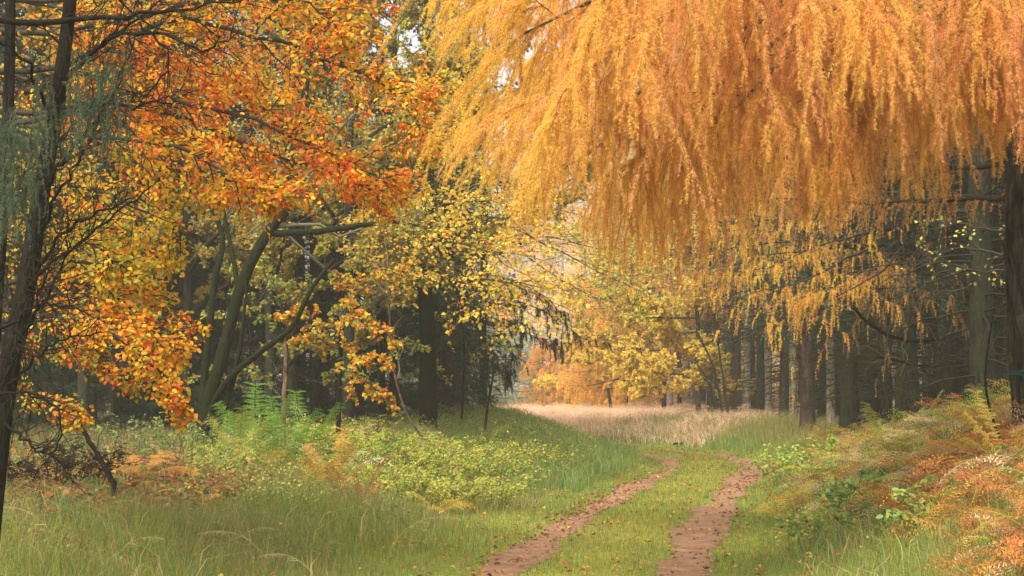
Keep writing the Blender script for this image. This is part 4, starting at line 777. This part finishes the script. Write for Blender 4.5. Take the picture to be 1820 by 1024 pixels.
# hazy far birches keep their own loop above
# ------------------------------------------------------------------ near dark conifer at the left edge
UP = [spruce_variant(145, 17, 3., .16, 2.8, dead=20, n=120, ns=30)]  # unseen trees outside the view, added to shade the foreground
for x_, y_ in ((-12, 8), (-14, 1), (-13, 13), (-16, -5), (10, 4), (9.5, 10), (13, 8), (12, -2), (14, 14), (-17, 9), (17, 11)):
    place(UP[0], x_, y_, 'unseen spruce added beside the track outside the view to shade the foreground', group='unseen spruces added beside the camera for shade')
def near_conifer():
    g = np.random.default_rng(151); d = 11.0; x = X(-30, d); z = float(H(x, d)); base = (x, d, z)
    root = empty('spruce_tree', base, 'old dark spruce at the left edge with bare arching twigs and grey green hanging sprays', 'tree'); mb = MB()
    branch(mb, [(x, d, z - .2)] + W3((5, 720, d), (45, 520, d), (72, 350, d), (100, 190, d), (125, 0, d), (150, -300, d)), .08, .035, 30, 14); branch(mb, [(x - .2, d + .5, z - .2)] + W3((-20, 700, 11.5), (-5, 500, 11.5), (12, 240, 11.5), (18, 60, 11.5), (20, -300, 11.5)), .06, .03, 24, 12)
    mb.build('trunk', M_DARKBARK, root, loc=base); br = MB(); lines = []
    n_ = 60; zz = g.uniform(4.6, 12, n_); aa = g.uniform(0, 6.28, n_); LL = g.uniform(1, 2.6, n_); sx = np.linspace(0, 1, 7)[None, :]; D_ = np.stack([np.cos(aa), np.sin(aa), np.zeros(n_)], 1)
    up_ = np.stack([np.full(n_, x + .4), np.full(n_, d), zz], 1)[:, None] + D_[:, None] * (LL[:, None] * sx)[..., None]; up_[..., 2] += LL[:, None] * (-.4 * sx + .2 * sx ** 3); tubes(br, up_, np.linspace(.02, .005, 7)[None].repeat(n_, 0), 4, (.03, .025, .018))
    def b_(pts, r=.02): L_ = smooth_line(W3(*pts), 18, .012, g); tubes(br, L_, np.linspace(r, .004, 18), 6, (.012, .01, .008)); lines.append(L_)
    b_([(-60, 40, 10.6), (80, 36, 10.5), (190, 32, 10.4), (300, 18, 10.3), (450, -6, 10.2)], .026); b_([(90, 190, 11), (150, 110, 10.8), (220, 50, 10.6), (300, -20, 10.4)], .02)
    b_([(110, 130, 11), (180, 80, 10.7), (280, 60, 10.4), (360, 90, 10.2), (420, 60, 10)], .016); b_([(80, 330, 11), (140, 250, 10.8), (200, 170, 10.6), (240, 60, 10.4)], .018)
    b_([(60, 440, 11), (100, 350, 10.7), (150, 270, 10.4), (190, 180, 10.2)], .014); b_([(50, 500, 11), (110, 420, 10.7), (160, 380, 10.4), (240, 350, 10.1)], .014)
    b_([(40, 520, 11), (90, 470, 10.7), (180, 400, 10.4), (270, 330, 10)], .014); b_([(20, 640, 11), (60, 560, 10.8), (110, 470, 10.6), (120, 380, 10.5)], .014)
    b_([(0, 700, 11), (60, 640, 10.7), (120, 600, 10.5), (180, 590, 10.3)], .012); b_([(-20, 600, 10.6), (40, 560, 10.3), (90, 540, 10.2), (150, 560, 10)], .012)
    b_([(0, 690, 10.5), (40, 610, 10.3), (80, 500, 10.2), (110, 440, 10.2)], .01); b_([(90, 200, 11), (50, 120, 10.8), (10, 80, 10.7), (-40, 60, 10.5)], .014); b_([(100, 190, 10.8), (190, 186, 10.5), (260, 181, 10.3), (325, 183, 10.1)], .014)
    b_([(250, 40, 10.6), (300, 110, 10.5), (260, 170, 10.4), (235, 160, 10.4)], .008); b_([(-40, 420, 11), (30, 330, 10.8), (70, 280, 10.7), (160, 200, 10.5)], .012)
    b_([(10, 740, 11), (50, 790, 10.8), (90, 810, 10.7), (130, 860, 10.6)], .012); b_([(-10, 700, 10.9), (60, 700, 10.7), (110, 760, 10.6), (60, 850, 10.6)], .01)
    Ln = np.array(lines); A, RA, _ = spawn(Ln, np.full(Ln.shape[:2], .008), 20, g, .1, 1, .7, (.16, .45), up=.0, wig=.06, K=6, flat=.9, absr=.0042); tubes(br, A, RA, 4, (.018, .015, .011))
    B_, RB_, _ = spawn(A, RA, 4, g, .2, 1, .7, (.25, .6), up=-.05, wig=.08, K=4, absr=.0026); tubes(br, B_, RB_, 3, (.04, .036, .026))
    br.build('branches', M_TWIG, root, loc=base)
    fo = MB()
    UPS, _, _ = spawn(up_, np.full((n_, 7), .006), 12, g, .1, 1, .9, (.2, .4), up=-.4, K=4, flat=.4, absr=.004); needles(fo, UPS, 40, .05, .008, (.05, .075, .04), g, .8, .3)
    def hang(x0, x1, y0, y1, n, dd, lens, col):
        p = np.array([P(g.uniform(x0, x1), g.uniform(y0, y1), dd + g.uniform(-.4, .4)) for _ in range(n)]); D = g.normal(0, 1, p.shape) * np.array([1, 1, .2]); X_ = hang_strands(p, nrm(D), g.uniform(*lens, n), g, 6, 4)
        tubes(fo, X_, np.linspace(.003, .001, 6)[None].repeat(n, 0), 3, (.07, .07, .045)); needles(fo, X_, 170, .03, .003, pal(col, n, g, None, .15), g, .9, .1)
    gg = [(.085, .12, .075), (.065, .1, .055), (.12, .14, .075)]
    hang(130, 225, 70, 240, 90, 10.3, (.2, .55), gg); hang(-20, 75, 190, 330, 75, 10, (.2, .5), gg); hang(-10, 60, 300, 400, 30, 9.8, (.15, .3), gg); hang(60, 140, 120, 260, 30, 10.6, (.2, .4), gg)
    dk = [(.03, .036, .02), (.045, .04, .022), (.025, .03, .016)]
    hang(-30, 90, 330, 620, 60, 11.4, (.25, .6), dk); hang(-30, 60, 560, 760, 40, 11.3, (.2, .5), dk); hang(60, 200, 20, 160, 30, 11.2, (.2, .4), dk)
    fo.build('foliage', M_SPRUCE, root, loc=base)
near_conifer()
def stick(name, pts, r0, r1, mat, label, cat, twigs=6, seed=1, tc=(.1, .08, .05), leaf=None):
    g = np.random.default_rng(seed); L_ = smooth_line([P(*p) for p in pts], 20, r0 * .12, g); base = L_[0].copy(); base[2] = min(base[2], float(H(base[0], base[1]))); root = empty(name, tuple(base), label, cat); mb = MB()
    L_[0][2] = min(L_[0][2], base[2] - .02) if leaf != 'free' else L_[0][2]
    tubes(mb, L_, np.linspace(r0, r1, 20), 9); mb.build('stem', mat, root, loc=base)
    if twigs:
        A, RA, _ = spawn(L_[None], np.full((1, 20), r1), twigs, g, .3, 1, .8, (.15, .35), up=.1, wig=.08, K=6, absr=max(.004, r1 * .5)); t = MB(); tubes(t, A, RA, 4, tc); B_, RB_, _ = spawn(A, RA, 4, g, .2, 1, .8, (.3, .6), wig=.08, K=4, absr=.003); tubes(t, B_, RB_, 3, tc); t.build('twigs', M_TWIG, root, loc=base)
    return root
stick('dead_branch', [(205, 866, 16), (180, 820, 16.4), (150, 770, 16.8), (120, 715, 17)], .03, .02, M_DARKBARK, 'dark dead branch leaning in the shade under the left spruce', 'branch', 3, 161)
stick('dead_tree', [(503, 800, 25), (503, 760, 25), (506, 690, 25), (508, 640, 25.1), (506, 600, 25.2)], .05, .02, M_DEADWOOD, 'thin dead rusty red stem standing in the green undergrowth', 'tree', 5, 162)
stick('dead_tree', [(770, 800, 27), (725, 740, 27), (698, 650, 27), (692, 560, 27), (690, 500, 27.2), (688, 460, 27.4)], .016, .022, M_DEADWOOD, 'pale crooked bare stem left of the stout green trunk', 'tree', 12, 163, tc=(.2, .16, .11))
stick('sapling', [(862, 760, 34), (868, 715, 34), (877, 660, 34), (872, 620, 34)], .03, .015, M_DARKBARK, 'small bent dark sapling at the edge of the pale gap', 'tree', 8, 164)
stick('sapling', [(1085, 760, 72), (1085, 720, 72), (1080, 690, 72)], .09, .06, M_DARKBARK, 'slim dark sapling in the haze beyond the straw bank', 'tree', 0, 165)
stick('sapling', [(1805, 840, 14.2), (1770, 760, 14.2), (1752, 690, 14.2), (1757, 610, 14.2), (1765, 560, 14.2)], .014, .005, M_DARKBARK, 'thin curved dark sapling arching beside the big larch trunk', 'tree', 5, 166)
for k, (a, b_, c, lab) in enumerate((((1290, 770, 48), (1270, 660, 48), (1240, 590, 48), 'thin stem leaning left before the tangled grey spruce'), ((1298, 770, 47), (1285, 670, 47), (1272, 580, 47), 'thin stem leaning left just behind the straight dark trunk'), ((1268, 770, 50), (1262, 690, 50), (1235, 640, 50), 'short thin stem bending left at the straw edge'))):
    stick('sapling', [a, b_, c], .045, .02, M_GREYBARK, lab, 'tree', 8, 167 + k, tc=(.13, .13, .08))
# big dead boughs in the right wood
stick('dead_branch', [(1680, 600, 27), (1640, 606, 26), (1590, 600, 25), (1545, 575, 24), (1515, 545, 23.5)], .035, .02, M_DARKBARK, 'dark dead bough sagging in an arc across the gloom of the right wood', 'branch', 12, 171, tc=(.09, .085, .055), leaf='free')
stick('dead_branch', [(1680, 650, 27), (1630, 650, 26), (1590, 640, 25), (1560, 635, 24.5)], .028, .012, M_DARKBARK, 'lower dead bough running level beneath the sagging one', 'branch', 12, 172, tc=(.09, .085, .055), leaf='free')
stick('fallen_branch', [(1198, 789, 45), (1212, 788, 45.2), (1228, 788, 45.4), (1242, 786, 45.6)], .03, .018, M_DARKBARK, 'dark fallen branch lying on the straw bank beside the track', 'branch', 4, 173, leaf='free')

# ------------------------------------------------------------------ ferns and undergrowth
def frond(mb, p0, D, L, g, col, droop=.5, up=.6, npin=22, sub=9, wide=.26, w=.5):
    """one bracken frond: rachis with pinnae cut into leaflets"""
    t = np.linspace(0, 1, 12); pts = p0 + D * L * t[:, None] * (.9); pts[:, 2] += L * (up * t - droop * t ** 2.2)
    tubes(mb, pts, np.linspace(.004, .001, 12), 3, np.array(col) * .8)
    tt = np.linspace(.18, .98, npin); ii = np.zeros(npin, int); c, T = sampleN(pts[None], ii, tt); side = nrm(np.cross(T, np.array([0, 0, 1.]) + g.normal(0, .2, 3))); lp = L * wide * np.sin(np.pi * (.22 + .78 * (1 - tt)) ** .8).clip(.08) * g.uniform(.85, 1.1, npin)
    for sg in (-1, 1):
        d_ = nrm(side * sg + T * .45 + np.array([0, 0, -.15]) + g.normal(0, .13, side.shape)); lp = lp * g.uniform(.75, 1.15, npin); u = np.linspace(.08, 1, sub)[None, :, None]; q = c[:, None] + d_[:, None] * lp[:, None, None] * u; q[..., 2] -= (lp[:, None] * .18 * u[..., 0] ** 2)
        tn = np.cross(d_, T); lat = nrm(np.cross(d_, tn)); ll = (lp[:, None] * .2 * (1.05 - u[..., 0] * .8))
        for s2 in (-1, 1):
            V0 = q - d_[:, None] * (lp * .035)[:, None, None]; V1 = q + d_[:, None] * (lp * .05)[:, None, None]; V2 = q + (lat[:, None] * s2 + d_[:, None] * .45) * ll[..., None] + tn[:, None] * g.normal(0, .01, (npin, sub, 1))
            V = np.stack([V0, V1, V2], 2).reshape(-1, 3); n_ = npin * sub; cc = np.clip(np.array(col) * g.uniform(.8, 1.2, (n_, 1)), 0, 1); mb.add(V, T=np.arange(n_ * 3).reshape(-1, 3), C=np.repeat(cc, 3, 0))

def fern_proto(seed, n=7, L=.75, droop=.5, up=.75):
    g = np.random.default_rng(seed); root = empty('fern', (0, 0, 0)); mb = MB()
    for k in range(n):
        a = k / n * 6.28 + g.uniform(-.4, .4); D = np.array([math.cos(a), math.sin(a), 0]); frond(mb, np.array([0, 0, 0.]) + D * .03, D, L * g.uniform(.7, 1.15), g, (1, 1, 1), droop * g.uniform(.7, 1.3), up * g.uniform(.8, 1.3))
    o = mb.build('fronds', M_FERN, root, smooth=False); kids(root, o); return root
FP = [fern_proto(181, 7, .75, .45, .9), fern_proto(182, 6, .9, .6, 1.0), fern_proto(183, 8, .6, .35, .8), fern_proto(184, 7, .62, .3, 1.5)]
CN = {'rust': (.46, .18, .06), 'orange': (.58, .3, .07), 'yellow': (.66, .5, .1), 'yellow green': (.4, .42, .08), 'green': (.16, .32, .06), 'bright green': (.17, .32, .045), 'blue green': (.15, .22, .09), 'straw': (.6, .46, .26), 'brown': (.3, .16, .08)}
def fern(px, d, v, s, colname, label, rz=None, group='ferns on the right bank', tilt=(0, 0)):
    x = X(px, d); z = float(H(x, d)); rz = random.uniform(0, 6.28) if rz is None else rz; c = CN[colname]; p = FP[v]
    if used_first(p):
        p.location = (x, d, z); p.rotation_euler = (tilt[0], tilt[1], rz); p.scale = (s, s, s); tag(p, label, 'fern', group)
        for ch in KIDS[p.name]: ch.color = (*c, 1)
        return
    dup(p, (x, d, z), rz, s, label, 'fern', group, tilt, c)
fern(455, 23, 3, 1.05, 'bright green', 'tallest bright green fern in the left undergrowth', group='ferns in the left undergrowth')
fern(500, 22.5, 3, .95, 'bright green', 'bright green fern beside the dead rusty stem', group='ferns in the left undergrowth')
fern(540, 24, 3, 1.0, 'bright green', 'bright green fern right of the dead rusty stem', group='ferns in the left undergrowth')
fern(425, 22, 3, .75, 'yellow green', 'yellow green fern spilling left below the bright green ones', group='ferns in the left undergrowth')
fern(590, 20.5, 3, .8, 'orange', 'orange and yellow fern before the bramble heap', group='ferns in the left undergrowth')
fern(635, 19.8, 3, .6, 'rust', 'small rust red fern drooping right of the orange one', group='ferns in the left undergrowth')
fern(780, 21, 2, .7, 'yellow', 'small pale yellow fern at the foot of the bramble heap', group='ferns in the left undergrowth')
fern(250, 19, 1, .7, 'orange', 'flattened orange fern on the leaf litter left', group='ferns in the left undergrowth')
fern(1590, 21, 3, 0.90, 'yellow green', 'yellow green fern with one frond raised above the bank against the dark wood')
fern(1725, 17, 1, 0.90, 'blue green', 'blue green fern arching on the crest left of the big larch')
fern(1790, 16.5, 0, 0.82, 'yellow green', 'yellow green fern at the crest touching the big larch')
fern(1700, 16, 0, 0.73, 'straw', 'straw coloured fern leaning on the bank below the blue green one')
fern(1420, 21, 0, 0.61, 'orange', 'lone orange fern in the grass at the right verge', rz=1.)
fern(1395, 20, 2, 0.58, 'yellow', 'small yellow fern beside the lone orange one')
fern(1680, 14.5, 1, 0.73, 'straw', 'pale yellow fern spreading low in the green of the bank')
fern(1800, 12.9, 3, 0.65, 'yellow', 'yellow fern at the bottom right corner')
fern(1790, 14, 1, 0.82, 'orange', 'orange fern above the bottom right corner')
fern(1640, 13.6, 2, 0.82, 'rust', 'rust red fern at the lower edge of the red bracken')

def bank_cover():
    g = np.random.default_rng(191); mb = MB()
    x, y = scatter(6000, 7.5, 34, g, .7, 1330, 1900); x2, y2 = scatter(2600, 6.5, 26, g, .9, 1900, 2800); x, y = np.append(x, x2), np.append(y, y2); s = x - pathx(y)
    k = s > 2.75 - .9 * sstep(16, 21, y) + .35 * nz(x, y, 1., 3) + .5 * (y > 26); x, y, s = x[k], y[k], s[k]
    cl = ['yellow', 'yellow green', 'orange', 'rust', 'straw', 'green', 'brown']
    for i in range(len(x)):
        n1 = nz(x[i] * 1.2, y[i] * .7, 1.1, 9.); lowright = y[i] < 15.5 and s[i] > 2.7 and n1 > -.5; up_ = s[i] > 3.6
        wt = np.array([2, 3.4, 1.2, .8, 1, 2, .6]) if n1 > .1 else np.array([2.2, 1.6, 2.6, 2.0, 2, .8, .8])
        if lowright: wt = np.array([.4, .3, 2.6, 6, 1, .3, 1.2])
        c = CN[cl[g.choice(7, p=wt / wt.sum())]]; a = g.uniform(0, 6.28); D = np.array([math.cos(a), math.sin(a) - .35, 0]); D /= np.linalg.norm(D)
        frond(mb, np.array([x[i], y[i], float(H(x[i], y[i])) + g.uniform(.0, .22)]), D, g.uniform(.3, .66) * (1 if y[i] > 12 else .8), g, np.array(c) * g.uniform(.7, 1.2), g.uniform(.3, .9), g.uniform(.2, 1.1), 14, 5)
    tag(mb.build('bracken', leaf_mat('bracken_fronds', .4), smooth=False), 'dense bank of dying yellow, orange and rust bracken right of the track', 'bracken', kind='stuff')
bank_cover()
def left_cover():
    g = np.random.default_rng(192); mb = MB(); x, y = scatter(3400, 13, 27, g, .3, -500, 700); s = x - pathx(y); k = (s < -4.6 - .8 * nz(x, y, .9, 2) + .12 * (y - 16) * (y < 19)) & (y > 14.5); x, y = x[k], y[k]
    cl = ['brown', 'rust', 'straw', 'green', 'yellow green', 'orange']
    for i in range(len(x)):
        wt = np.array([4, 2, 2.5, 1.5, 1, .7]) if nz(x[i], y[i], 1.2, 6.) > -.2 else np.array([1, .4, 1.5, 4, 3, .3]); a = g.uniform(0, 6.28); D = np.array([math.cos(a), math.sin(a), 0.])
        frond(mb, np.array([x[i], y[i], float(H(x[i], y[i])) + g.uniform(0, .1)]), D, g.uniform(.25, .5), g, np.array(CN[cl[g.choice(6, p=wt / wt.sum())]]) * g.uniform(.6, 1.1), g.uniform(.2, .6), g.uniform(.25, .7), 11, 4)
    x, y = scatter(700, 19, 31, g, .3, 380, 1000); s = x - pathx(y); k = (s < -3.4) & (y > 19.5 + 1.2 * nz(x, y, 1., 1)); x, y = x[k], y[k]
    for i in range(len(x)):
        a = g.uniform(0, 6.28); D = np.array([math.cos(a), math.sin(a), 0.]); frond(mb, np.array([x[i], y[i], float(H(x[i], y[i])) + g.uniform(0, .25)]), D, g.uniform(.35, .65), g, np.array(CN[['yellow green', 'green', 'yellow', 'straw', 'orange'][g.choice(5, p=[.42, .25, .15, .12, .06])]]) * g.uniform(.75, 1.1), g.uniform(.2, .6), g.uniform(.5, 1.2), 12, 4)
    tag(mb.build('dead_bracken', M_FERN2, smooth=False), 'collapsed brown and green fronds over the leaf litter left of the track', 'bracken', kind='stuff')
def clearing_cover():
    g = np.random.default_rng(194); mb = MB(); x, y = scatter(520, 46, 80, g, .4, 960, 1420); k = nz(x, y, .7, 23) > -.25; x, y = x[k], y[k]
    for i in range(len(x)):
        a = g.uniform(0, 6.28); D = np.array([math.cos(a), math.sin(a), 0.]); c = np.array([(.66, .36, .2), (.8, .56, .3), (.6, .28, .16), (.7, .5, .2)][g.integers(4)]); frond(mb, np.array([x[i], y[i], float(H(x[i], y[i])) + g.uniform(.1, .35)]), D, g.uniform(.5, 1.0), g, c, g.uniform(.4, .8), g.uniform(.3, .9), 11, 3)
    tag(mb.build('dead_bracken', M_FERN2, smooth=False), 'pinkish brown bracken fronds standing through the straw grass of the clearing', 'bracken', kind='stuff')
M_FERN2 = leaf_mat('dead_bracken_fronds', .3)
left_cover(); clearing_cover()
def leafy_cover():
    g = np.random.default_rng(193)
    def patch(name, N, rng_, keep, cols, wts, hgt, size, label):
        x, y = scatter(N, *rng_[:2], g, .6, *rng_[2:]); s = x - pathx(y); k = keep(x, y, s); x, y = x[k], y[k]; n = len(x); cl = nz(x * 2, y * 1.3, 1.4, 5)
        z = H(x, y) + hgt * np.clip(.6 + .5 * nz(x, y, 1.5, 8), .15, 1.2) * g.uniform(0, 1, n) ** .6; p = np.stack([x, y, z], 1); ax = g.normal(0, 1, (n, 3)); ax[:, 2] *= .5; no = g.normal(0, .5, (n, 3)) + np.array([0, -.3, .9])
        c = pal(cols, n, g, wts, .2) * (1 + .22 * cl[:, None]); mb = MB(); leaves(mb, p, ax, no, size * g.uniform(.5, 1.3, n) * np.clip(y / 18, .7, 1.3), c, g, .3, .36, True)
        tag(mb.build(name, M_LEAF), label, 'ground cover', kind='stuff')
    patch('bramble_cover', 44000, (7, 36, 1320, 2700), lambda x, y, s: (s > 1.7 + .35 * nz(x, y, 1.1, 4) + .5 * (y < 15)) & (nz(x, y, .9, 12) > -.35) & ((y > 15) | (nz(x, y, 1.2, 40) > .35)), [(.34, .38, .07), (.22, .3, .06), (.46, .42, .08), (.55, .4, .09), (.15, .22, .05), (.42, .2, .06)], [4, 3, 3, 1.5, 2, 1], .34, .05, 'small green and yellow leaves filling in between the ferns of the right bank')
    patch('weed_cover', 22000, (12.5, 19, -500, 800), lambda x, y, s: (s < -2.4) & (nz(x, y, 1.3, 21) > .05), [(.16, .24, .06), (.24, .28, .07), (.32, .26, .1), (.3, .16, .07)], [4, 3, 2, 1.5], .24, .045, 'sparse low weeds among the rough grass at the bottom left')
    patch('weed_cover', 60000, (18, 42, 330, 1060), lambda x, y, s: (s < -2.2 - .5 * nz(x, y, 1.1, 4) - .9 * (y < 24)) & (nz(x, y, .8, 3) > -.5), [(.34, .38, .07), (.24, .32, .06), (.46, .44, .08), (.5, .38, .1), (.16, .22, .05)], [4, 4, 2, 1.5, 3], .42, .04, 'mixed green and yellow weeds over the left bank below the trees')
leafy_cover()

def bramble(px, d, wx, hgt, n, cols, wts, label, seed, leaf=.055, name='bramble_bush', group=None, depth=1.0, cat='shrub', stem=(.12, .09, .05), nl=26, simple=True):
    g = np.random.default_rng(seed); x = X(px, d); z = float(H(x, d)); base = (x, d, z); root = empty(name, base, label, cat, group)
    a = g.uniform(0, 6.28, n); q = g.uniform(0, 1, n) ** .5; px_ = x + np.cos(a) * q * wx * .55; py_ = d + np.sin(a) * q * depth * .6; L = hgt * g.uniform(.7, 1.5, n)
    D = np.stack([np.cos(a), np.sin(a), np.zeros(n)], 1) * g.uniform(.2, .9, (n, 1)); t = np.linspace(0, 1, 9)[None, :]
    P_ = np.stack([px_, py_, H(px_, py_) - .02], 1)[:, None] + D[:, None] * (L[:, None] * t ** 1.3)[..., None]; P_[..., 2] += L[:, None] * (1.1 * t - .5 * t ** 2.2); P_ += g.normal(0, .012, P_.shape) * (t > 0)[..., None]
    st = MB(); tubes(st, P_, np.linspace(.006, .002, 9)[None].repeat(n, 0), 3, stem); S, RS, _ = spawn(P_, np.full((n, 9), .003), 4, g, .2, 1, .8, (.15, .35), up=-.05, wig=.06, K=4, absr=.0025); tubes(st, S, RS, 3, stem)
    st.build('stems', M_TWIG, root, loc=base); fo = MB()
    for src, m in ((P_, nl), (S, nl // 4)):
        ii = np.repeat(np.arange(len(src)), m); tt = g.uniform(.15, 1, len(ii)); p, T = sampleN(src, ii, tt); ax = nrm(T * .3 + g.normal(0, 1, p.shape) * np.array([1, 1, .4])); no = g.normal(0, .4, p.shape) + np.array([0, -.4, .9])
        cl = pal(cols, len(src), g, wts, .1); c = np.clip(cl[ii] * g.uniform(.85, 1.15, (len(ii), 1)), 0, .9)
        leaves(fo, p + g.normal(0, .012, p.shape), ax, no, leaf * g.uniform(.6, 1.2, len(p)), c, g, .3, .36, simple)
    fo.build('leaves', M_LEAF, root, loc=base); return root
GY = [(.42, .46, .07), (.5, .5, .08), (.34, .4, .06), (.54, .44, .08), (.24, .34, .06), (.42, .3, .09)]
gb = 'bramble bushes on the left bank'
for k, (px, d, wx, h_, n, lab) in enumerate((
    (620, 24.5, 1.3, .65, 55, 'yellow green bramble bush behind the orange fern'), (700, 24, 1.4, .75, 70, 'tall yellow green bramble bush with arching canes left of centre heap'), (780, 24.6, 1.4, .8, 70, 'highest yellow bramble bush below the stout trunk'),
    (850, 26.5, 1.3, .65, 55, 'yellow leaved bramble bush reaching right towards the pale gap'), (740, 21.5, 1.3, .55, 55, 'brownish bramble bush low in front of the heap'), (830, 22.5, 1.1, .5, 45, 'bramble bush with dried brown stems above the short turf'),
    (660, 21.8, 1.1, .5, 40, 'mixed green bramble bush right behind the small rust red fern'), (900, 30, 1.4, .5, 45, 'low bramble bush at the right end of the left bank'), (570, 27.5, 1.2, .75, 45, 'bushy green bramble below the slanting bare pole'))):
    bramble(px, d, wx, h_, n, GY, [4, 4, 3, 2, 2, 1], lab, 201 + k, group=gb, nl=28, leaf=.042)
gn = 'nettles and weeds under the mossy tree'
for k, (px, d, lab) in enumerate(((300, 23, 'green leafy weeds in the shade left of the mossy tree'), (390, 24, 'green leafy weeds at the foot of the mossy tree'), (340, 21.5, 'low weeds in front of the mossy tree'), (240, 22, 'weeds between the leaning dead branch and the mossy tree'), (140, 20, 'dim weeds behind the leaning dead branch'), (430, 26, 'weeds right behind the tallest bright green fern'), (60, 20, 'dim weeds beneath the dark spruce at the left edge'))):
    bramble(px, d, 1.5, .72, 17, [(.12, .2, .05), (.18, .25, .06), (.28, .32, .08)], None, lab, 221 + k, leaf=.045, nl=18, name='weeds', group=gn, cat='weeds')
gq = 'leafy shrubs at the foot of the right wood'
for k, (px, d, wx, h_, n, cols, lab) in enumerate(((1478, 25, .9, .75, 36, [(.34, .44, .08), (.42, .48, .09)], 'light green leafy shrub standing before the reddish larch trunk'), (1440, 27, 1.2, .5, 44, [(.3, .38, .08), (.45, .42, .1)], 'low green shrub left of the light green leafy one'), (1400, 31, 1.2, .4, 34, [(.3, .35, .1), (.42, .36, .12)], 'grey green low shrub at the foot of the forked larch'),
    (1540, 22, 1.3, .4, 50, [(.26, .36, .07), (.4, .4, .08)], 'green bramble patch mid slope of the right bank'), (1600, 17, 1.2, .35, 60, [(.16, .28, .08), (.22, .33, .08), (.3, .38, .1)], 'green bramble patch among the ferns halfway down the bank'), (1530, 16, 1.1, .35, 50, [(.22, .32, .07), (.34, .36, .08)], 'green bramble patch at the lower edge of the bank'), (1740, 12.7, .9, .35, 40, [(.24, .36, .09), (.4, .42, .1)], 'green bramble with broad leaves at the bottom right'))):
    bramble(px, d, wx, h_, n, cols, None, lab, 241 + k, leaf=.06 if d > 14 else .055, group=gq, simple=d > 14)

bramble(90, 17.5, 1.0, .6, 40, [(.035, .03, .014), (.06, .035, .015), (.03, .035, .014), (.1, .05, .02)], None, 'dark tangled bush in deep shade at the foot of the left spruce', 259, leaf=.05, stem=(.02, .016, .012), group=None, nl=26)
# dry arching grass heads
def seedhead(px, py, d, L, a, label, seed):
    g = np.random.default_rng(seed); x = X(px, d); z = float(H(x, d)); D = np.array([math.cos(a), math.sin(a) * .3, 0]); t = np.linspace(0, 1, 14)[:, None]; pts = np.array([x, d, z]) + D * L * .8 * t ** 1.5; pts[:, 2] += (L * (1.0 * t - .55 * t ** 2.4))[:, 0]
    root = empty('grass_stalk', (x, d, z), label, 'grass stalk', 'dry grass stalks in the left foreground'); mb = MB(); tubes(mb, pts, np.linspace(.0028, .0014, 14), 4, (.42, .33, .16)); mb.build('stem', M_TWIG, root, loc=(x, d, z)); fo = MB()
    needles(fo, pts[None, 9:], 80, .045, .004, (.52, .42, .24), g, .7, 1.2); needles(fo, pts[None, 2:9], 8, .22, .007, (.5, .42, .18), g, 1.2, .2); fo.build('seed_head', M_GRASS, root, loc=(x, d, z))
for k, (px, d, L, a, lab) in enumerate(((110, 13.2, .75, 3.0, 'tall dry grass stalk arching left in the bottom left corner'), (205, 13.2, .5, 0.1, 'dry grass stalk with a full pale head near the bottom left'), (285, 15.5, .5, 3.1, 'dry grass stalk with drooping plume before the leaf litter'), (420, 15.2, .45, 0.2, 'dry grass stalk with pale plume left of the arched one'), (490, 14, .8, 3.0, 'long dry grass stalk arching left in front of the orange fern'), (440, 19, .45, 0.3, 'dry grass plume below the yellow green fern'), (690, 15.6, .85, .2, 'long dry grass stalk arching right below the bramble heap'), (570, 13.4, .6, 2.9, 'straight dry grass stalk at the bottom edge'), (290, 15.0, .35, 2.9, 'short dry grass plume beside the drooping one'))):
    seedhead(px, 0, d, L, a, lab, 261 + k)

# ------------------------------------------------------------------ air
def haze(density=.0014, color=(1., .93, .82)):
    bpy.ops.mesh.primitive_cube_add(size=1); o = bpy.context.object; o.name = 'haze'; o.data.name = 'haze'
    x0, x1, y0, y1, z0, z1 = -640, 640, -340, 940, -5.5, 45; o.location = ((x0 + x1) / 2, (y0 + y1) / 2, (z0 + z1) / 2); o.scale = (x1 - x0, y1 - y0, z1 - z0)
    m = bpy.data.materials.new('haze'); m.use_nodes = True; n = m.node_tree; n.nodes.clear(); v = n.nodes.new('ShaderNodeVolumePrincipled'); v.inputs['Color'].default_value = (*color, 1); v.inputs['Density'].default_value = density; v.inputs['Anisotropy'].default_value = .2
    out = n.nodes.new('ShaderNodeOutputMaterial'); n.links.new(v.outputs[0], out.inputs['Volume']); o.data.materials.append(m); tag(o, 'thin warm autumn mist', 'haze', kind='stuff')
haze()
